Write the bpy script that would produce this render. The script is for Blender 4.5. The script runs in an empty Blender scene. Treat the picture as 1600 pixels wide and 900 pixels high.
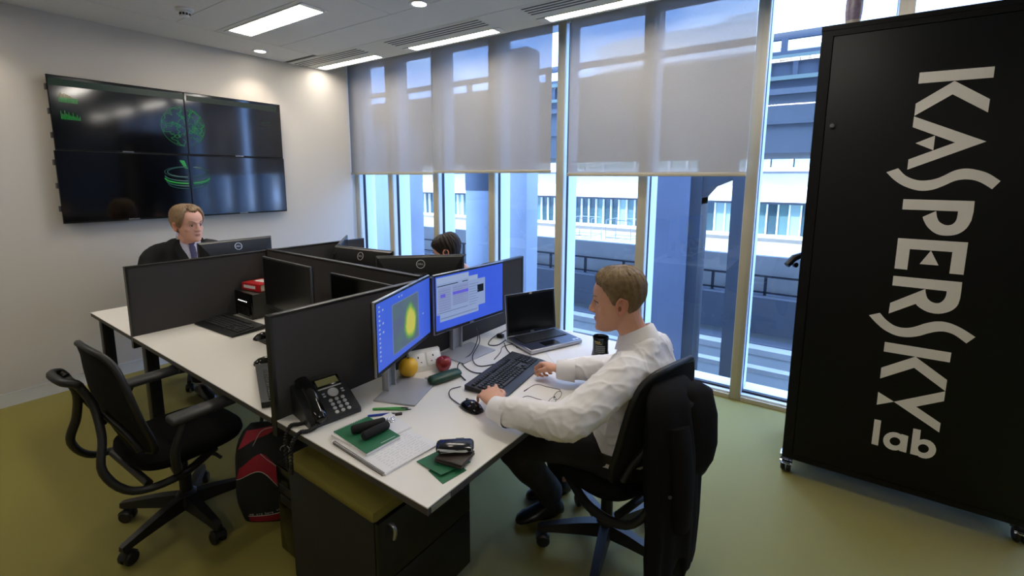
import bpy, bmesh, math, random
from mathutils import Matrix, Vector, noise
random.seed(4)
C = bpy.context.scene.collection
SC = bpy.context.scene
PI = math.pi
# ---------------------------------------------------------------- camera
cam = bpy.data.cameras.new('camera'); camo = bpy.data.objects.new('camera', cam); C.objects.link(camo)
right = Vector((.823, .569, .0045)); back = Vector((.562, -.814, .1444)).normalized()
upv = back.cross(right).normalized(); right = upv.cross(back).normalized()
rot = Matrix((right, upv, back)).transposed()
camo.matrix_world = Matrix.Translation((4.756, -3.659, 1.64)) @ rot.to_4x4()
cam.sensor_width = 36; cam.lens = 726.55/1600*36
cam.shift_y = -(450-383.94)/1600; cam.clip_start = .05; cam.clip_end = 300
SC.camera = camo
# ---------------------------------------------------------------- view + sky + sun
SC.view_settings.view_transform = 'Standard'
SC.view_settings.look = 'None'; SC.view_settings.gamma = 1
SC.view_settings.use_curve_mapping = False
SC.view_settings.exposure = 0.5
SKY_STRENGTH = 4.8; SUN_STRENGTH = 4.6; LAMP = 1.75
w = bpy.data.worlds.new('sky'); SC.world = w; w.use_nodes = True
nt = w.node_tree; nt.nodes.clear()
out = nt.nodes.new('ShaderNodeOutputWorld'); bg = nt.nodes.new('ShaderNodeBackground')
tc = nt.nodes.new('ShaderNodeTexCoord'); mp = nt.nodes.new('ShaderNodeMapping'); mp.inputs['Scale'].default_value = (1, 1, 2.5)
ns = nt.nodes.new('ShaderNodeTexNoise'); ns.inputs['Scale'].default_value = 2.2; ns.inputs['Detail'].default_value = 5
cr = nt.nodes.new('ShaderNodeValToRGB')
cr.color_ramp.elements[0].position = .42; cr.color_ramp.elements[0].color = (.46, .83, 1.8, 1)
cr.color_ramp.elements[1].position = .62; cr.color_ramp.elements[1].color = (1.15, 1.5, 2.25, 1)
nt.links.new(tc.outputs['Generated'], mp.inputs[0]); nt.links.new(mp.outputs[0], ns.inputs['Vector'])
nt.links.new(ns.outputs['Fac'], cr.inputs[0]); nt.links.new(cr.outputs[0], bg.inputs[0])
bg.inputs[1].default_value = SKY_STRENGTH; nt.links.new(bg.outputs[0], out.inputs[0])
sun = bpy.data.lights.new('sun', 'SUN'); sun.energy = SUN_STRENGTH; sun.angle = .01; sun.color = (1, .95, .86)
suno = bpy.data.objects.new('sun', sun); C.objects.link(suno)
suno.rotation_euler = Vector((.2, .75, -.6)).to_track_quat('-Z', 'Y').to_euler(); suno.location = (0, -20, 20)

# ---------------------------------------------------------------- helpers
def S(v):                      # sRGB byte -> linear
    v = v/255
    return v/12.92 if v <= .04045 else ((v+.055)/1.055)**2.4
def rgb(r, g, b): return (S(r), S(g), S(b), 1)
def mat(name, col, rough=.5, metal=0, spec=.5, noise_amt=0, scale=60, bump=0, bscale=200, emit=None, estr=1, trans=0, coat=0, sheen=0, col2=None):
    m = bpy.data.materials.new(name); m.use_nodes = True
    nt = m.node_tree; p = nt.nodes['Principled BSDF']
    p.inputs['Base Color'].default_value = col
    p.inputs['Roughness'].default_value = rough; p.inputs['Metallic'].default_value = metal
    p.inputs['Specular IOR Level'].default_value = spec
    p.inputs['Coat Weight'].default_value = coat; p.inputs['Sheen Weight'].default_value = sheen
    p.inputs['Transmission Weight'].default_value = trans
    if emit: p.inputs['Emission Color'].default_value = emit; p.inputs['Emission Strength'].default_value = estr
    t = nt.nodes.new('ShaderNodeTexCoord')
    if noise_amt or col2:
        n = nt.nodes.new('ShaderNodeTexNoise'); n.inputs['Scale'].default_value = scale; n.inputs['Detail'].default_value = 4
        mx = nt.nodes.new('ShaderNodeMix'); mx.data_type = 'RGBA'
        c2 = col2 or tuple(min(1, c*(1+noise_amt)) for c in col[:3])+(1,)
        c1 = col if col2 else tuple(c*(1-noise_amt) for c in col[:3])+(1,)
        mx.inputs[6].default_value = c1; mx.inputs[7].default_value = c2
        nt.links.new(t.outputs['Object'], n.inputs['Vector']); nt.links.new(n.outputs['Fac'], mx.inputs[0])
        nt.links.new(mx.outputs[2], p.inputs['Base Color'])
    if bump:
        n2 = nt.nodes.new('ShaderNodeTexNoise'); n2.inputs['Scale'].default_value = bscale; n2.inputs['Detail'].default_value = 3
        b = nt.nodes.new('ShaderNodeBump'); b.inputs['Strength'].default_value = bump; b.inputs['Distance'].default_value = .004
        nt.links.new(t.outputs['Object'], n2.inputs['Vector']); nt.links.new(n2.outputs['Fac'], b.inputs['Height'])
        nt.links.new(b.outputs[0], p.inputs['Normal'])
    return m

class G:
    """collects shapes into one mesh"""
    def __init__(s): s.v = []; s.f = []; s.mi = []; s.M = Matrix(); s.k = 0
    def put(s, vs, fs):
        o = len(s.v); s.v += [tuple(s.M @ Vector(p)) for p in vs]
        s.f += [tuple(i+o for i in f) for f in fs]; s.mi += [s.k]*len(fs); return s
    def bm(s, b):
        b.verts.index_update()
        r = s.put([v.co for v in b.verts], [[v.index for v in f.verts] for f in b.faces]); b.free(); return r
    def box(s, x0, x1, y0, y1, z0, z1, bev=0, seg=2):
        if not bev:
            vs = [(x, y, z) for x in (x0, x1) for y in (y0, y1) for z in (z0, z1)]
            return s.put(vs, [(0,1,3,2),(4,6,7,5),(0,4,5,1),(2,3,7,6),(0,2,6,4),(1,5,7,3)])
        b = bmesh.new(); bmesh.ops.create_cube(b, size=1)
        for v in b.verts: v.co = Vector(((x0+x1)/2+v.co.x*(x1-x0), (y0+y1)/2+v.co.y*(y1-y0), (z0+z1)/2+v.co.z*(z1-z0)))
        bmesh.ops.bevel(b, geom=list(b.edges), offset=bev, segments=seg, profile=.5, affect='EDGES')
        return s.bm(b)
    def loft(s, rings, closed=True, caps=True):
        n = len(rings[0]); vs = [p for r in rings for p in r]; fs = []
        for i in range(len(rings)-1):
            for j in range(n if closed else n-1):
                a = i*n+j; b = i*n+(j+1) % n
                fs.append((a, b, b+n, a+n))
        if caps and closed: fs += [tuple(range(n-1, -1, -1)), tuple(range((len(rings)-1)*n, len(rings)*n))]
        return s.put(vs, fs)
    def tube(s, pts, r, n=8, caps=True, flat=1, up=None):
        pts = [Vector(p) for p in pts]; N = len(pts)
        rs = r if isinstance(r, (list, tuple)) else [r]*N
        T = [(pts[min(i+1, N-1)]-pts[max(i-1, 0)]).normalized() for i in range(N)]
        a = Vector(up) if up else (Vector((0, 0, 1)) if abs(T[0].z) < .9 else Vector((1, 0, 0)))
        x = T[0].cross(a).normalized(); rings = []
        for i in range(N):
            x = (x-T[i]*x.dot(T[i])).normalized(); y = T[i].cross(x)
            rings.append([pts[i]+rs[i]*(math.cos(k*2*PI/n)*x+flat*math.sin(k*2*PI/n)*y) for k in range(n)])
        return s.loft(rings, True, caps)
    def lathe(s, prof, n=24, caps=True):
        return s.loft([[(r*math.cos(k*2*PI/n), r*math.sin(k*2*PI/n), z) for k in range(n)] for r, z in prof], True, caps)
    def ell(s, c, r, nu=16, nv=10):
        return s.loft([[(c[0]+r[0]*math.sin(t)*math.cos(k*2*PI/nu), c[1]+r[1]*math.sin(t)*math.sin(k*2*PI/nu), c[2]-r[2]*math.cos(t)) for k in range(nu)]
                       for t in [max(.02, min(PI-.02, PI*i/nv)) for i in range(nv+1)]])
    def prism(s, poly, z0, z1, M=None):
        n = len(poly); old = s.M
        if M is not None: s.M = s.M @ M
        s.put([(x, y, z0) for x, y in poly]+[(x, y, z1) for x, y in poly],
              [tuple(range(n-1, -1, -1)), tuple(range(n, 2*n))]+[(i, (i+1) % n, n+(i+1) % n, n+i) for i in range(n)])
        s.M = old; return s
    def build(s, name, mats, parent=None, smooth=35, loc=None):
        me = bpy.data.meshes.new(name); me.from_pydata(s.v, [], s.f)
        mats = mats if isinstance(mats, (list, tuple)) else [mats]
        for m in mats: me.materials.append(m)
        if len(mats) > 1: me.polygons.foreach_set('material_index', s.mi)
        b = bmesh.new(); b.from_mesh(me); bmesh.ops.recalc_face_normals(b, faces=b.faces); b.to_mesh(me); b.free()
        if smooth:
            me.shade_smooth(); me.set_sharp_from_angle(angle=math.radians(smooth))
        o = bpy.data.objects.new(name, me); C.objects.link(o)
        if loc is not None: o.location = loc
        if parent is not None: o.parent = parent
        return o
def box(name, m, x0, x1, y0, y1, z0, z1, parent=None, bev=0): return G().box(x0, x1, y0, y1, z0, z1, bev).build(name, m, parent)
def thing(name, label, cat, loc=(0, 0, 0), rz=0, group=None):
    o = bpy.data.objects.new(name, None); C.objects.link(o); o.empty_display_size = .1
    o.location = loc; o.rotation_euler = (0, 0, rz); return tag(o, label, cat, group)
def tag(o, label, cat, group=None):
    o['label'] = label; o['category'] = cat
    if group: o['group'] = group
    return o
def struct(o): o['kind'] = 'structure'; return o
def stuff(o): o['kind'] = 'stuff'; return o
def copy_thing(r, label=None, loc=None, rz=None):
    def rec(o, par):
        c = o.copy(); C.objects.link(c)
        if par: c.parent = par
        for ch in list(o.children): rec(ch, c)
        return c
    c = rec(r, None)
    if label: c['label'] = label
    if loc is not None: c.location = loc
    if rz is not None: c.rotation_euler = (0, 0, rz)
    return c
def T(x=0, y=0, z=0): return Matrix.Translation((x, y, z))
def R(a, ax='Z'): return Matrix.Rotation(a, 4, ax)
def text_poly(txt, size, align='CENTER', extrude=.0004, spacing=1.0):
    cu = bpy.data.curves.new('t', 'FONT'); cu.body = txt; cu.size = size; cu.align_x = align; cu.align_y = 'CENTER'
    cu.extrude = extrude; cu.space_character = spacing; cu.resolution_u = 3
    o = bpy.data.objects.new('t', cu); C.objects.link(o)
    dg = bpy.context.evaluated_depsgraph_get(); me = bpy.data.meshes.new_from_object(o.evaluated_get(dg))
    vs = [v.co.copy() for v in me.vertices]; fs = [tuple(p.vertices) for p in me.polygons]
    bpy.data.objects.remove(o); bpy.data.curves.remove(cu); bpy.data.meshes.remove(me)
    return vs, fs
def smoothpath(pts, n=6):       # Catmull-Rom
    P = [Vector(p) for p in pts]; P = [P[0]*2-P[1]]+P+[P[-1]*2-P[-2]]; o = []
    for i in range(1, len(P)-2):
        a, b, c, d = P[i-1:i+3]
        for k in range(n):
            t = k/n; o.append(.5*(2*b+(c-a)*t+(2*a-5*b+4*c-d)*t*t+(3*b-a-3*c+d)*t**3))
    return o+[P[-2]]

# ---------------------------------------------------------------- materials
M_wall = mat('wall_paint', rgb(205, 199, 190), .85, bump=.05, bscale=300)
M_ceil = mat('ceiling_paint', rgb(216, 213, 206), .8)
M_white = mat('white_metal', rgb(215, 217, 218), .4)
M_carpet = mat('carpet', rgb(122, 112, 30), .6, spec=.55, col2=rgb(138, 128, 42), scale=260, bump=.6, bscale=700, sheen=.08)
M_tan = mat('tan_frame', rgb(192, 184, 164), .5)
M_gasket = mat('gasket', rgb(20, 24, 34), .6)
M_fin = mat('pale_fin', rgb(218, 226, 236), .45)
M_black = mat('black_plastic', rgb(17, 17, 18), .45)
M_blackg = mat('black_gloss', rgb(8, 8, 9), .12)
M_blackm = mat('black_metal', rgb(14, 14, 15), .4, spec=.4)
M_grey = mat('grey_plastic', rgb(70, 71, 74), .5)
M_silver = mat('silver_metal', rgb(175, 176, 180), .28, 1)
M_chrome = mat('chrome', rgb(220, 220, 225), .12, 1)
M_dgrey = mat('dark_edge', rgb(60, 56, 52), .6)
M_bridge = mat('bridge_concrete', rgb(92, 95, 98), .8, noise_amt=.2, scale=1.2)
M_concrete = mat('concrete', rgb(146, 146, 144), .8, noise_amt=.18, scale=1.6)
M_steelblue = mat('steel_cladding', rgb(72, 77, 86), .6, noise_amt=.15, scale=2)
M_bwhite = mat('white_render', rgb(232, 232, 228), .8)
M_beige = mat('beige_render', rgb(190, 182, 168), .8)
M_bglass = [mat('facade_glass', rgb(*c), .15) for c in ((96, 128, 126), (62, 86, 92), (150, 178, 172))]
M_asph = mat('asphalt', rgb(80, 84, 84), .9, noise_amt=.25, scale=.7)
M_lamp = mat('lamp_diffuser', rgb(255, 255, 255), .5, emit=(1, .93, .83, 1), estr=12*LAMP)
def glass_mat(name, tint, fac):
    m = bpy.data.materials.new(name); m.use_nodes = True; nt = m.node_tree; nt.nodes.clear()
    o = nt.nodes.new('ShaderNodeOutputMaterial'); t = nt.nodes.new('ShaderNodeBsdfTransparent'); t.inputs[0].default_value = tint
    g = nt.nodes.new('ShaderNodeBsdfGlossy'); g.inputs['Roughness'].default_value = .0; g.inputs[0].default_value = (.9, .95, 1, 1)
    ge = nt.nodes.new('ShaderNodeNewGeometry'); dt = nt.nodes.new('ShaderNodeVectorMath'); dt.operation = 'DOT_PRODUCT'
    nt.links.new(ge.outputs['Incoming'], dt.inputs[0]); nt.links.new(ge.outputs['Normal'], dt.inputs[1])
    def mth(op, a, b=None):
        n = nt.nodes.new('ShaderNodeMath'); n.operation = op
        for i, v in enumerate((a, b)):
            if v is None: continue
            if isinstance(v, (int, float)): n.inputs[i].default_value = v
            else: nt.links.new(v, n.inputs[i])
        return n.outputs[0]
    f = mth('ADD', mth('MULTIPLY', mth('POWER', mth('SUBTRACT', 1.0, mth('ABSOLUTE', dt.outputs['Value'])), 5.0), 1-fac), fac)
    x = nt.nodes.new('ShaderNodeMixShader')
    nt.links.new(f, x.inputs[0]); nt.links.new(t.outputs[0], x.inputs[1]); nt.links.new(g.outputs[0], x.inputs[2]); nt.links.new(x.outputs[0], o.inputs[0])
    return m
M_glass = glass_mat('window_glass', (.86, .92, .965, 1), .03)
def blind_mat():
    m = bpy.data.materials.new('blind_fabric'); m.use_nodes = True; nt = m.node_tree; nt.nodes.clear()
    o = nt.nodes.new('ShaderNodeOutputMaterial')
    d = nt.nodes.new('ShaderNodeBsdfDiffuse'); d.inputs[0].default_value = rgb(206, 200, 190)
    tl = nt.nodes.new('ShaderNodeBsdfTranslucent'); tl.inputs[0].default_value = rgb(136, 134, 131)
    tr = nt.nodes.new('ShaderNodeBsdfTransparent')
    a = nt.nodes.new('ShaderNodeMixShader'); a.inputs[0].default_value = .3
    b = nt.nodes.new('ShaderNodeMixShader'); b.inputs[0].default_value = .2
    t = nt.nodes.new('ShaderNodeTexCoord'); n = nt.nodes.new('ShaderNodeTexNoise'); n.inputs['Scale'].default_value = 300
    mr = nt.nodes.new('ShaderNodeMapRange'); mr.inputs['To Min'].default_value = .17; mr.inputs['To Max'].default_value = .35
    nt.links.new(t.outputs['Object'], n.inputs['Vector']); nt.links.new(n.outputs['Fac'], mr.inputs[0]); nt.links.new(mr.outputs[0], b.inputs[0])
    nt.links.new(d.outputs[0], a.inputs[1]); nt.links.new(tl.outputs[0], a.inputs[2])
    nt.links.new(a.outputs[0], b.inputs[1]); nt.links.new(tr.outputs[0], b.inputs[2]); nt.links.new(b.outputs[0], o.inputs[0])
    return m
M_blind = blind_mat()

# ---------------------------------------------------------------- room shell
XR, YB, ZC = 8.2, -7.2, 2.8
struct(box('floor', M_carpet, -.3, XR, YB, .02, -.2, 0))
struct(box('wall_left', M_wall, -.2, 0, YB, -.145, 0, 3.2))
struct(box('wall_back', M_wall, -.2, XR+.2, YB-.2, YB, 0, 3.2))
M_dwall = mat('dark_wall', rgb(60, 62, 66), .7)
struct(box('wall_right', M_dwall, XR, XR+.2, YB, .3, 0, 3.2))
struct(box('trim_1', M_white, -.3, -.12, -.145, .3, 0, 3.2))
struct(box('trim_2', M_white, -.3, XR, .0, .3, 2.97, 3.2))
bb = struct(G().box(0, .014, YB, -.145, 0, .1).box(0, .017, YB, -.145, .092, .1, .003).build('baseboard_left', M_white))
ce = struct(box('ceiling', M_dgrey, -.2, XR, YB, -.44, ZC+.006, 3.2))
box('border', M_ceil, 0, .52, YB, -.9, ZC, ZC+.006, ce)
box('border', M_ceil, .524, XR, -1.231, -.855, ZC, ZC+.006, ce)
box('border', M_ceil, 0, XR, -.851, -.44, ZC, ZC+.006, ce)
ys = [-1.235, -1.77, -2.04, -2.57, -2.84, -3.37, -3.64, -4.17, -4.44, -4.97, -5.24, -5.77, -6.04, -7.2]
pm = {}
for i in range(len(ys)-1):
    x = .524
    while x < XR-.1:
        x1 = min(x+1.496, XR); key = (round(x1-x, 3), round(ys[i]-ys[i+1], 3))
        if key not in pm:
            o = G().box(0, key[0], -key[1]+.004, 0, ZC, ZC+.006, .0015, 1).build('panel', M_ceil, ce); pm[key] = o.data
        else:
            o = bpy.data.objects.new('panel', pm[key]); C.objects.link(o); o.parent = ce
        o.location = (x, ys[i], 0); x += 1.5
struct(box('trim_3', M_white, -.12, XR, -.44, -.425, ZC, 3.2))
struct(box('trim_4', M_white, -.12, XR, -.425, 0, 3.14, 3.2))
# window wall
xm = [-.09, .513, 1.229, 1.98, 2.735, 3.487, 4.264, 5.008, 5.76, 6.51, 7.26, 8.0]
def mullion(i, x):
    e = thing('trim_%d' % (i+10), '', ''); del e['label']; del e['category']; struct(e); e.location = (x, 0, 0)
    G().box(-.036, .036, 0, .014, 0, 2.97, .003).box(-.003, .003, -.001, .002, 0, 2.97).build('cover', M_tan, e)
    box('reveal', M_fin, -.039, .039, .014, .062, .0, 2.97, e)
    box('seal', M_gasket, -.041, .041, .062, .1, .0, 2.97, e)
    box('fin', M_fin, -.036, .036, .1, .27 if i else .2, -.2, 3.3, e)
for i, x in enumerate(xm): mullion(i, x)
for i in range(len(xm)-1):
    a, b = xm[i]+.04, xm[i+1]-.04
    f = struct(G().box(a, b, 0, .02, 0, .03).box(a, b, 0, .02, 2.93, 2.97).build('window_%d' % (i+1), M_tan))
    box('reveal', M_fin, a, b, .02, .062, 0, .045, f)
    box('seal', M_gasket, a, b, .062, .1, 0, .06, f)
    box('ledge', M_fin, a, b, .1, .27, -.1, .05, f)
    box('pane', M_glass, a-.03, b+.03, .078, .084, .03, 2.96, f)
# roller blinds
for n, (x0, x1, zb, lb) in enumerate([(-.1, 1.262, 1.685, 'grey mesh roller blind at the left end beside the screen wall'), (1.275, 2.678, 1.70, 'grey mesh roller blind in the middle of the three'), (2.85, 4.235, 1.672, 'grey mesh roller blind above the seated man in white, nearest the black cabinet')]):
    e = thing('roller_blind', lb, 'blind', (x0, -.06, zb), 0, 'roller blinds'); W = x1-x0
    box('fabric', M_blind, 0, W, -.0008, .0008, .01, 3.08-zb, e)
    G().box(-.002, W+.002, -.012, .012, -.016, .012, .005).build('bottom_bar', M_tan, e)
    g = G(); g.M = R(PI/2, 'Y'); g.lathe([(.03, 0), (.03, W)], 16).build('roller', M_white, e).location = (0, .03, 3.09-zb)
# ceiling fittings
def strip(x0, x1, lb):
    e = thing('strip_light', lb, 'ceiling light', (x0, -.515, ZC), 0, 'strip lights along the windows'); W = x1-x0
    g = G(); g.box(0, W, -.055, -.047, -.004, .001).box(0, W, .047, .055, -.004, .001).box(0, .07, -.055, .055, -.003, .001).box(W-.07, W, -.055, .055, -.003, .001)
    g.build('frame', M_white, e)
    box('diffuser', M_lamp, .07, W-.07, -.046, .046, -.002, -.001, e)
    g = G(); k = .15
    while k < W-.1: g.box(k, k+.004, -.046, .046, -.005, -.0025); k += .075
    stuff(g.build('louvre', M_white, e))
def vent(x0, x1, lb):
    e = thing('linear_vent', lb, 'vent', (x0, -.735, ZC), 0, 'linear air vents in the ceiling'); W = x1-x0
    box('backing', M_blackm, .02, W-.02, -.085, .085, -.002, .001, e)
    for k in range(5): box('blade', M_ceil, 0, W, -.092+k*.0415, -.074+k*.0415, -.0032, -.0021, e)
for n, x in enumerate([-.02, 1.40, 2.83, 4.25, 5.68, 7.0]):
    nm = ['leftmost, by the screen wall', 'in the middle of those in view', 'rightmost in view', 'fourth from the screen wall', 'fifth from the screen wall', 'sixth from the screen wall'][n]
    strip(max(x, .01), x+1.09, 'white louvred strip light over the blinds, '+nm)
    vent(max(x, .01), x+1.08, 'black slotted ceiling vent beside a strip light, '+nm)
def troffer(x, y, lb):
    e = thing('ceiling_light', lb, 'ceiling light', (x, y, ZC), 0, 'louvred ceiling lights')
    W, D = 1.1, .2
    G().box(0, W, 0, .012, -.005, .001).box(0, W, D-.012, D, -.005, .001).box(0, .05, 0, D, -.004, .001).box(W-.05, W, 0, D, -.004, .001).build('frame', M_white, e)
    box('diffuser', M_lamp, .05, W-.05, .012, D-.012, -.0025, -.001, e)
    g = G(); k = .1
    while k < W-.06: g.box(k, k+.004, .012, D-.012, -.006, -.003); k += .083
    g.box(.05, W-.05, D/2-.002, D/2+.002, -.006, -.003); stuff(g.build('louvre', M_white, e))
troffer(.6, -1.73, 'wide louvred ceiling light over the far desk, near the wall screens')
for n, (x, y) in enumerate([(3.6, -1.73), (.6, -4.1), (3.6, -4.9), (6.0, -3.9)]):  # the last one is added to brighten the cabinet front and right floor
    troffer(x, y, 'louvred ceiling light out of the photo, ' + ['over the near desk', 'at the left behind the desks', 'behind the camera', 'added to brighten the black cabinet and the floor'][n])
M_spot = mat('spot_glow', rgb(255, 255, 255), .5, emit=(1, .93, .8, 1), estr=14)
for n, (x, y) in enumerate([(.225, -1.25), (2.336, -1.27), (.225, -3.2), (2.336, -3.2)]):
    e = thing('downlight', ['round recessed downlight close to the wall screens', 'round recessed downlight between ceiling vents, right of the wide light', 'round downlight over the left wall, out of the photo', 'round downlight near the camera, out of the photo'][n], 'downlight', (x, y, ZC), 0, 'round downlights')
    G().lathe([(.048, .001), (.048, -.004), (.066, -.006), (.07, .001)], 28).build('ring', M_white, e)
    G().lathe([(.001, -.002), (.047, -.002), (.047, -.001)], 24).build('lens', M_spot, e)
    l = bpy.data.lights.new('downlight_beam', 'SPOT'); l.energy = 11; l.spot_size = 1.9; l.spot_blend = .8; l.color = (1, .88, .72); l.shadow_soft_size = .04
    lo = bpy.data.objects.new('downlight_beam', l); C.objects.link(lo); lo.location = (0, 0, -.03); lo.parent = e
e = thing('smoke_detector', 'round white smoke detector on the ceiling above the wall screens', 'smoke detector', (.898, -2.12, ZC))
G().lathe([(.055, .0), (.055, -.012), (.045, -.02), (.03, -.022)], 24).build('base', M_white, e)
g = G().lathe([(.032, -.02), (.03, -.045), (.022, -.052), (.001, -.053)], 24); g.build('sensor', M_white, e)
g = G()
for k in range(10):
    a = k*PI/5; g.M = R(a); g.box(.027, .033, -.006, .006, -.044, -.03)
stuff(g.build('slots', M_blackm, e))
# ---------------------------------------------------------------- outside
struct(box('ground', M_asph, -60, 40, .3, 60, -2.1, -1.9))
struct(box('unseen_facade_above', M_concrete, -22, 22, -9, .25, 3.2, 8.8))  # unseen upper building mass, height set to keep the sun off the yard
struct(box('facade_below', M_concrete, -22, 22, .05, .25, -3.3, -.2))
e = thing('footbridge', 'dark elevated deck with ribbed cladding spanning outside above the yard', 'bridge', (0, 6, 0))
G().box(-14, 14, 0, 3, 2.1, 3.12).box(-14, 14, -.08, .05, 3.1, 3.2).box(-14, 14, -.05, 0, 2.6, 2.64).build('girder', M_bridge, e)
box('deck', M_steelblue, -14, 14, .1, 3, 3.2, 3.86, e)
M_yel = mat('pale_trim', rgb(112, 124, 112), .6)
box('trim', M_yel, -14, 14, .02, .1, 3.36, 3.43, e); box('trim', M_yel, -14, 14, .02, .1, 3.7, 3.78, e)
rib = None
for k in range(70):
    if rib is None: rib = box('rib', M_steelblue, -.04, .04, .05, .1, 3.43, 3.7, e)
    else: o = rib.copy(); C.objects.link(o)
    (rib if k == 0 else o).location = (-14+k*.4, 0, 0)
box('rail', M_steelblue, -14, 14, .1, .2, 4.06, 4.18, e)
post = None
for k in range(12):
    o = box('post', M_steelblue, -.05, .05, .1, .2, 3.86, 4.06, e) if post is None else post.copy()
    if post is None: post = o
    else: C.objects.link(o)
    o.location = (-13+k*2.4, 0, 0)
# columns close to the glass
M_colr = mat('column_concrete', rgb(150, 156, 165), .7, noise_amt=.22, scale=1.3)
g = G(); g.loft([[(-3.12, 2.5, 2.6), (-2.1, 2.5, 2.6), (-2.1, 3.1, 2.6), (-3.12, 3.1, 2.6)], [(-2.75, 2.5, -3.2), (-2.1, 2.5, -3.2), (-2.1, 3.1, -3.2), (-2.75, 3.1, -3.2)]])
tag(g.build('concrete_column', M_colr), 'leaning concrete column outside the leftmost window', 'column', 'concrete columns outside')
e = thing('concrete_column', 'round grey concrete column outside behind the dark-haired woman', 'column', (-.33, 2.85, -3.2), 0, 'concrete columns outside')
G().lathe([(.335, 0), (.335, 5.3)], 40).build('shaft', M_colr, e); G().lathe([(.34, 4.62), (.345, 5.6)], 40).build('collar', M_steelblue, e)
tag(box('concrete_column', M_colr, .45, .78, 2.5, 2.85, -3.2, 3.6, None, .02), 'slim square concrete column outside, left of the open laptop', 'column', 'concrete columns outside')
M_colb = mat('column_blue', rgb(118, 126, 146), .7, noise_amt=.25, scale=1.5)
e = thing('concrete_portal', 'wide blue-grey concrete portal frame outside behind the seated man', 'column', (0, 2.5, -3.2))
G().box(2.72, 3.23, 0, .5, 0, 4.9).build('column', M_colb, e)
G().box(3.23, 3.37, .06, .45, 0, 4.9).box(3.72, 3.98, .05, .45, 0, 4.9).build('pier', M_steelblue, e)
g = G(); g.M = Matrix(((1, 0, 0, 0), (0, 0, 1, 0), (0, 1, 0, 0), (0, 0, 0, 1)))
g.prism([(3.37, 4.52), (3.37, 4.6), (3.48, 4.74), (3.7, 4.84), (3.72, 4.84), (3.72, 6), (3.3, 6), (3.3, 4.52)], .08, .42)
g.build('haunch', M_steelblue, e)
# terrace and facade opposite
e = thing('terrace', 'raised paved terrace outside with grey parapet wall and railing', 'terrace', (0, 9, 0))
box('slab', M_beige, -45, 30, .3, 6, -1.2, -.74, e)
box('parapet', M_concrete, -45, 30, 0, .3, -1.25, -.22, e)
G().box(-45, 30, -.02, .32, -.22, -.19).build('coping', M_bwhite, e)
box('retaining_wall', M_steelblue, -45, 30, -.4, .2, -1.9, -1.25, e)
box('kerb', M_concrete, -45, 30, -2.4, -2.1, -1.9, -1.78, e); box('kerb', M_concrete, -45, 30, -4.6, -4.4, -1.9, -1.78, e)
box('yard_wall', M_steelblue, -45, 30, -.9, -.4, -1.9, -1.05, e)
box('kerb', M_concrete, -45, 30, -3.4, -3.2, -1.9, -1.82, e); box('drain_strip', M_steelblue, -45, 30, -6.3, -6.0, -1.9, -1.89, e); box('drain_strip', M_steelblue, -45, 30, -1.7, -1.3, -1.9, -1.89, e)
G().box(-45, 30, -.62, -.58, -.62, -.57).box(-45, 30, -.62, -.58, -1.0, -.96).build('rail', M_gasket, e)
p0 = None
for k in range(30):
    o = box('post', M_gasket, -.03, .03, -.62, -.56, -1.05, -.6, e) if p0 is None else p0.copy()
    if p0 is None: p0 = o
    else: C.objects.link(o)
    o.location = (-24+k*1.15, 0, 0)
for n, (x, y) in enumerate([(-1.9, 10.2), (-.6, 10.2)]):
    e = thing('terrace_lamp', ['low round terrace light with a wire guard, the left one of two', 'low round terrace light with a wire guard, the right one of two'][n], 'lamp', (x, y, -.73), 0, 'round terrace lights')
    G().lathe([(.0, 0), (.1, 0), (.1, .35), (.32, .42), (.3, .48), (.0, .52)], 20).build('dome', M_bwhite, e)
    g = G()
    for a, b in ((-.4, -.4), (.4, -.4), (-.4, .4), (.4, .4)): g.tube([(a, b, 0), (a, b, 1.1)], .012, 5)
    for z in (.55, 1.1): g.tube([(-.4, -.4, z), (.4, -.4, z), (.4, .4, z), (-.4, .4, z), (-.4, -.4, z)], .012, 5)
    g.build('guard', M_silver, e)
e = thing('office_building', 'long white building opposite with ribbon windows above the terrace', 'building', (0, 15, 0))
box('wall', M_beige, -45, 30, .1, 8, -1, -.43, e)
box('wall', M_bwhite, -45, 30, -.5, 8, .86, 1.38, e)
box('soffit', M_concrete, -45, 30, -.3, 8, 1.38, 1.9, e)
box('sill', M_bwhite, -45, 30, -.1, 8, -.43, -.32, e); box('sill', M_bwhite, -45, 30, -.4, 8, 1.9, 2.03, e)
box('frame', M_steelblue, -45, 30, -.05, .3, .76, .86, e)
box('wall', M_concrete, -45, 30, .3, 8, 2.03, 4.2, e)
x = -22.0; k = 0; pa = []
for m in M_bglass: pa.append(G().box(0, .3, .14, .2, -.32, .76).build('pane', m, e, 0))
pb = box('mullion', M_bwhite, .3, .345, .02, .2, -.32, .76, e); pc = box('pane', M_bglass[2], 0, .56, .1, .29, 2.03, 3.2, e); pd = box('mullion', M_bwhite, .56, .64, .0, .2, 2.03, 3.2, e)
rp = random.Random(2); first = set()
def inst(o, x):
    if o.name in first: o = o.copy(); C.objects.link(o)
    else: first.add(o.name)
    o.location = (x, 0, 0)
while x < 10.5:
    inst(pa[rp.choice([0, 0, 1, 1, 2])], x); inst(pb, x)
    if k % 2 == 0 and x > -6: inst(pc, x); inst(pd, x)
    x += .345; k += 1
e = thing('rotunda_building', 'white building with a curved end rising behind the footbridge', 'building', (0, 20, 0))
g = G(); pr = [(-4.6+2.6*math.cos(PI/2+t*PI/14), 2.6+2.6*math.sin(PI/2+t*PI/14)) for t in range(15)]
g.prism(pr+[(25, 0), (25, 5.2)], 4.6, 8.6); g.build('wall', M_bwhite, e)
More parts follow.
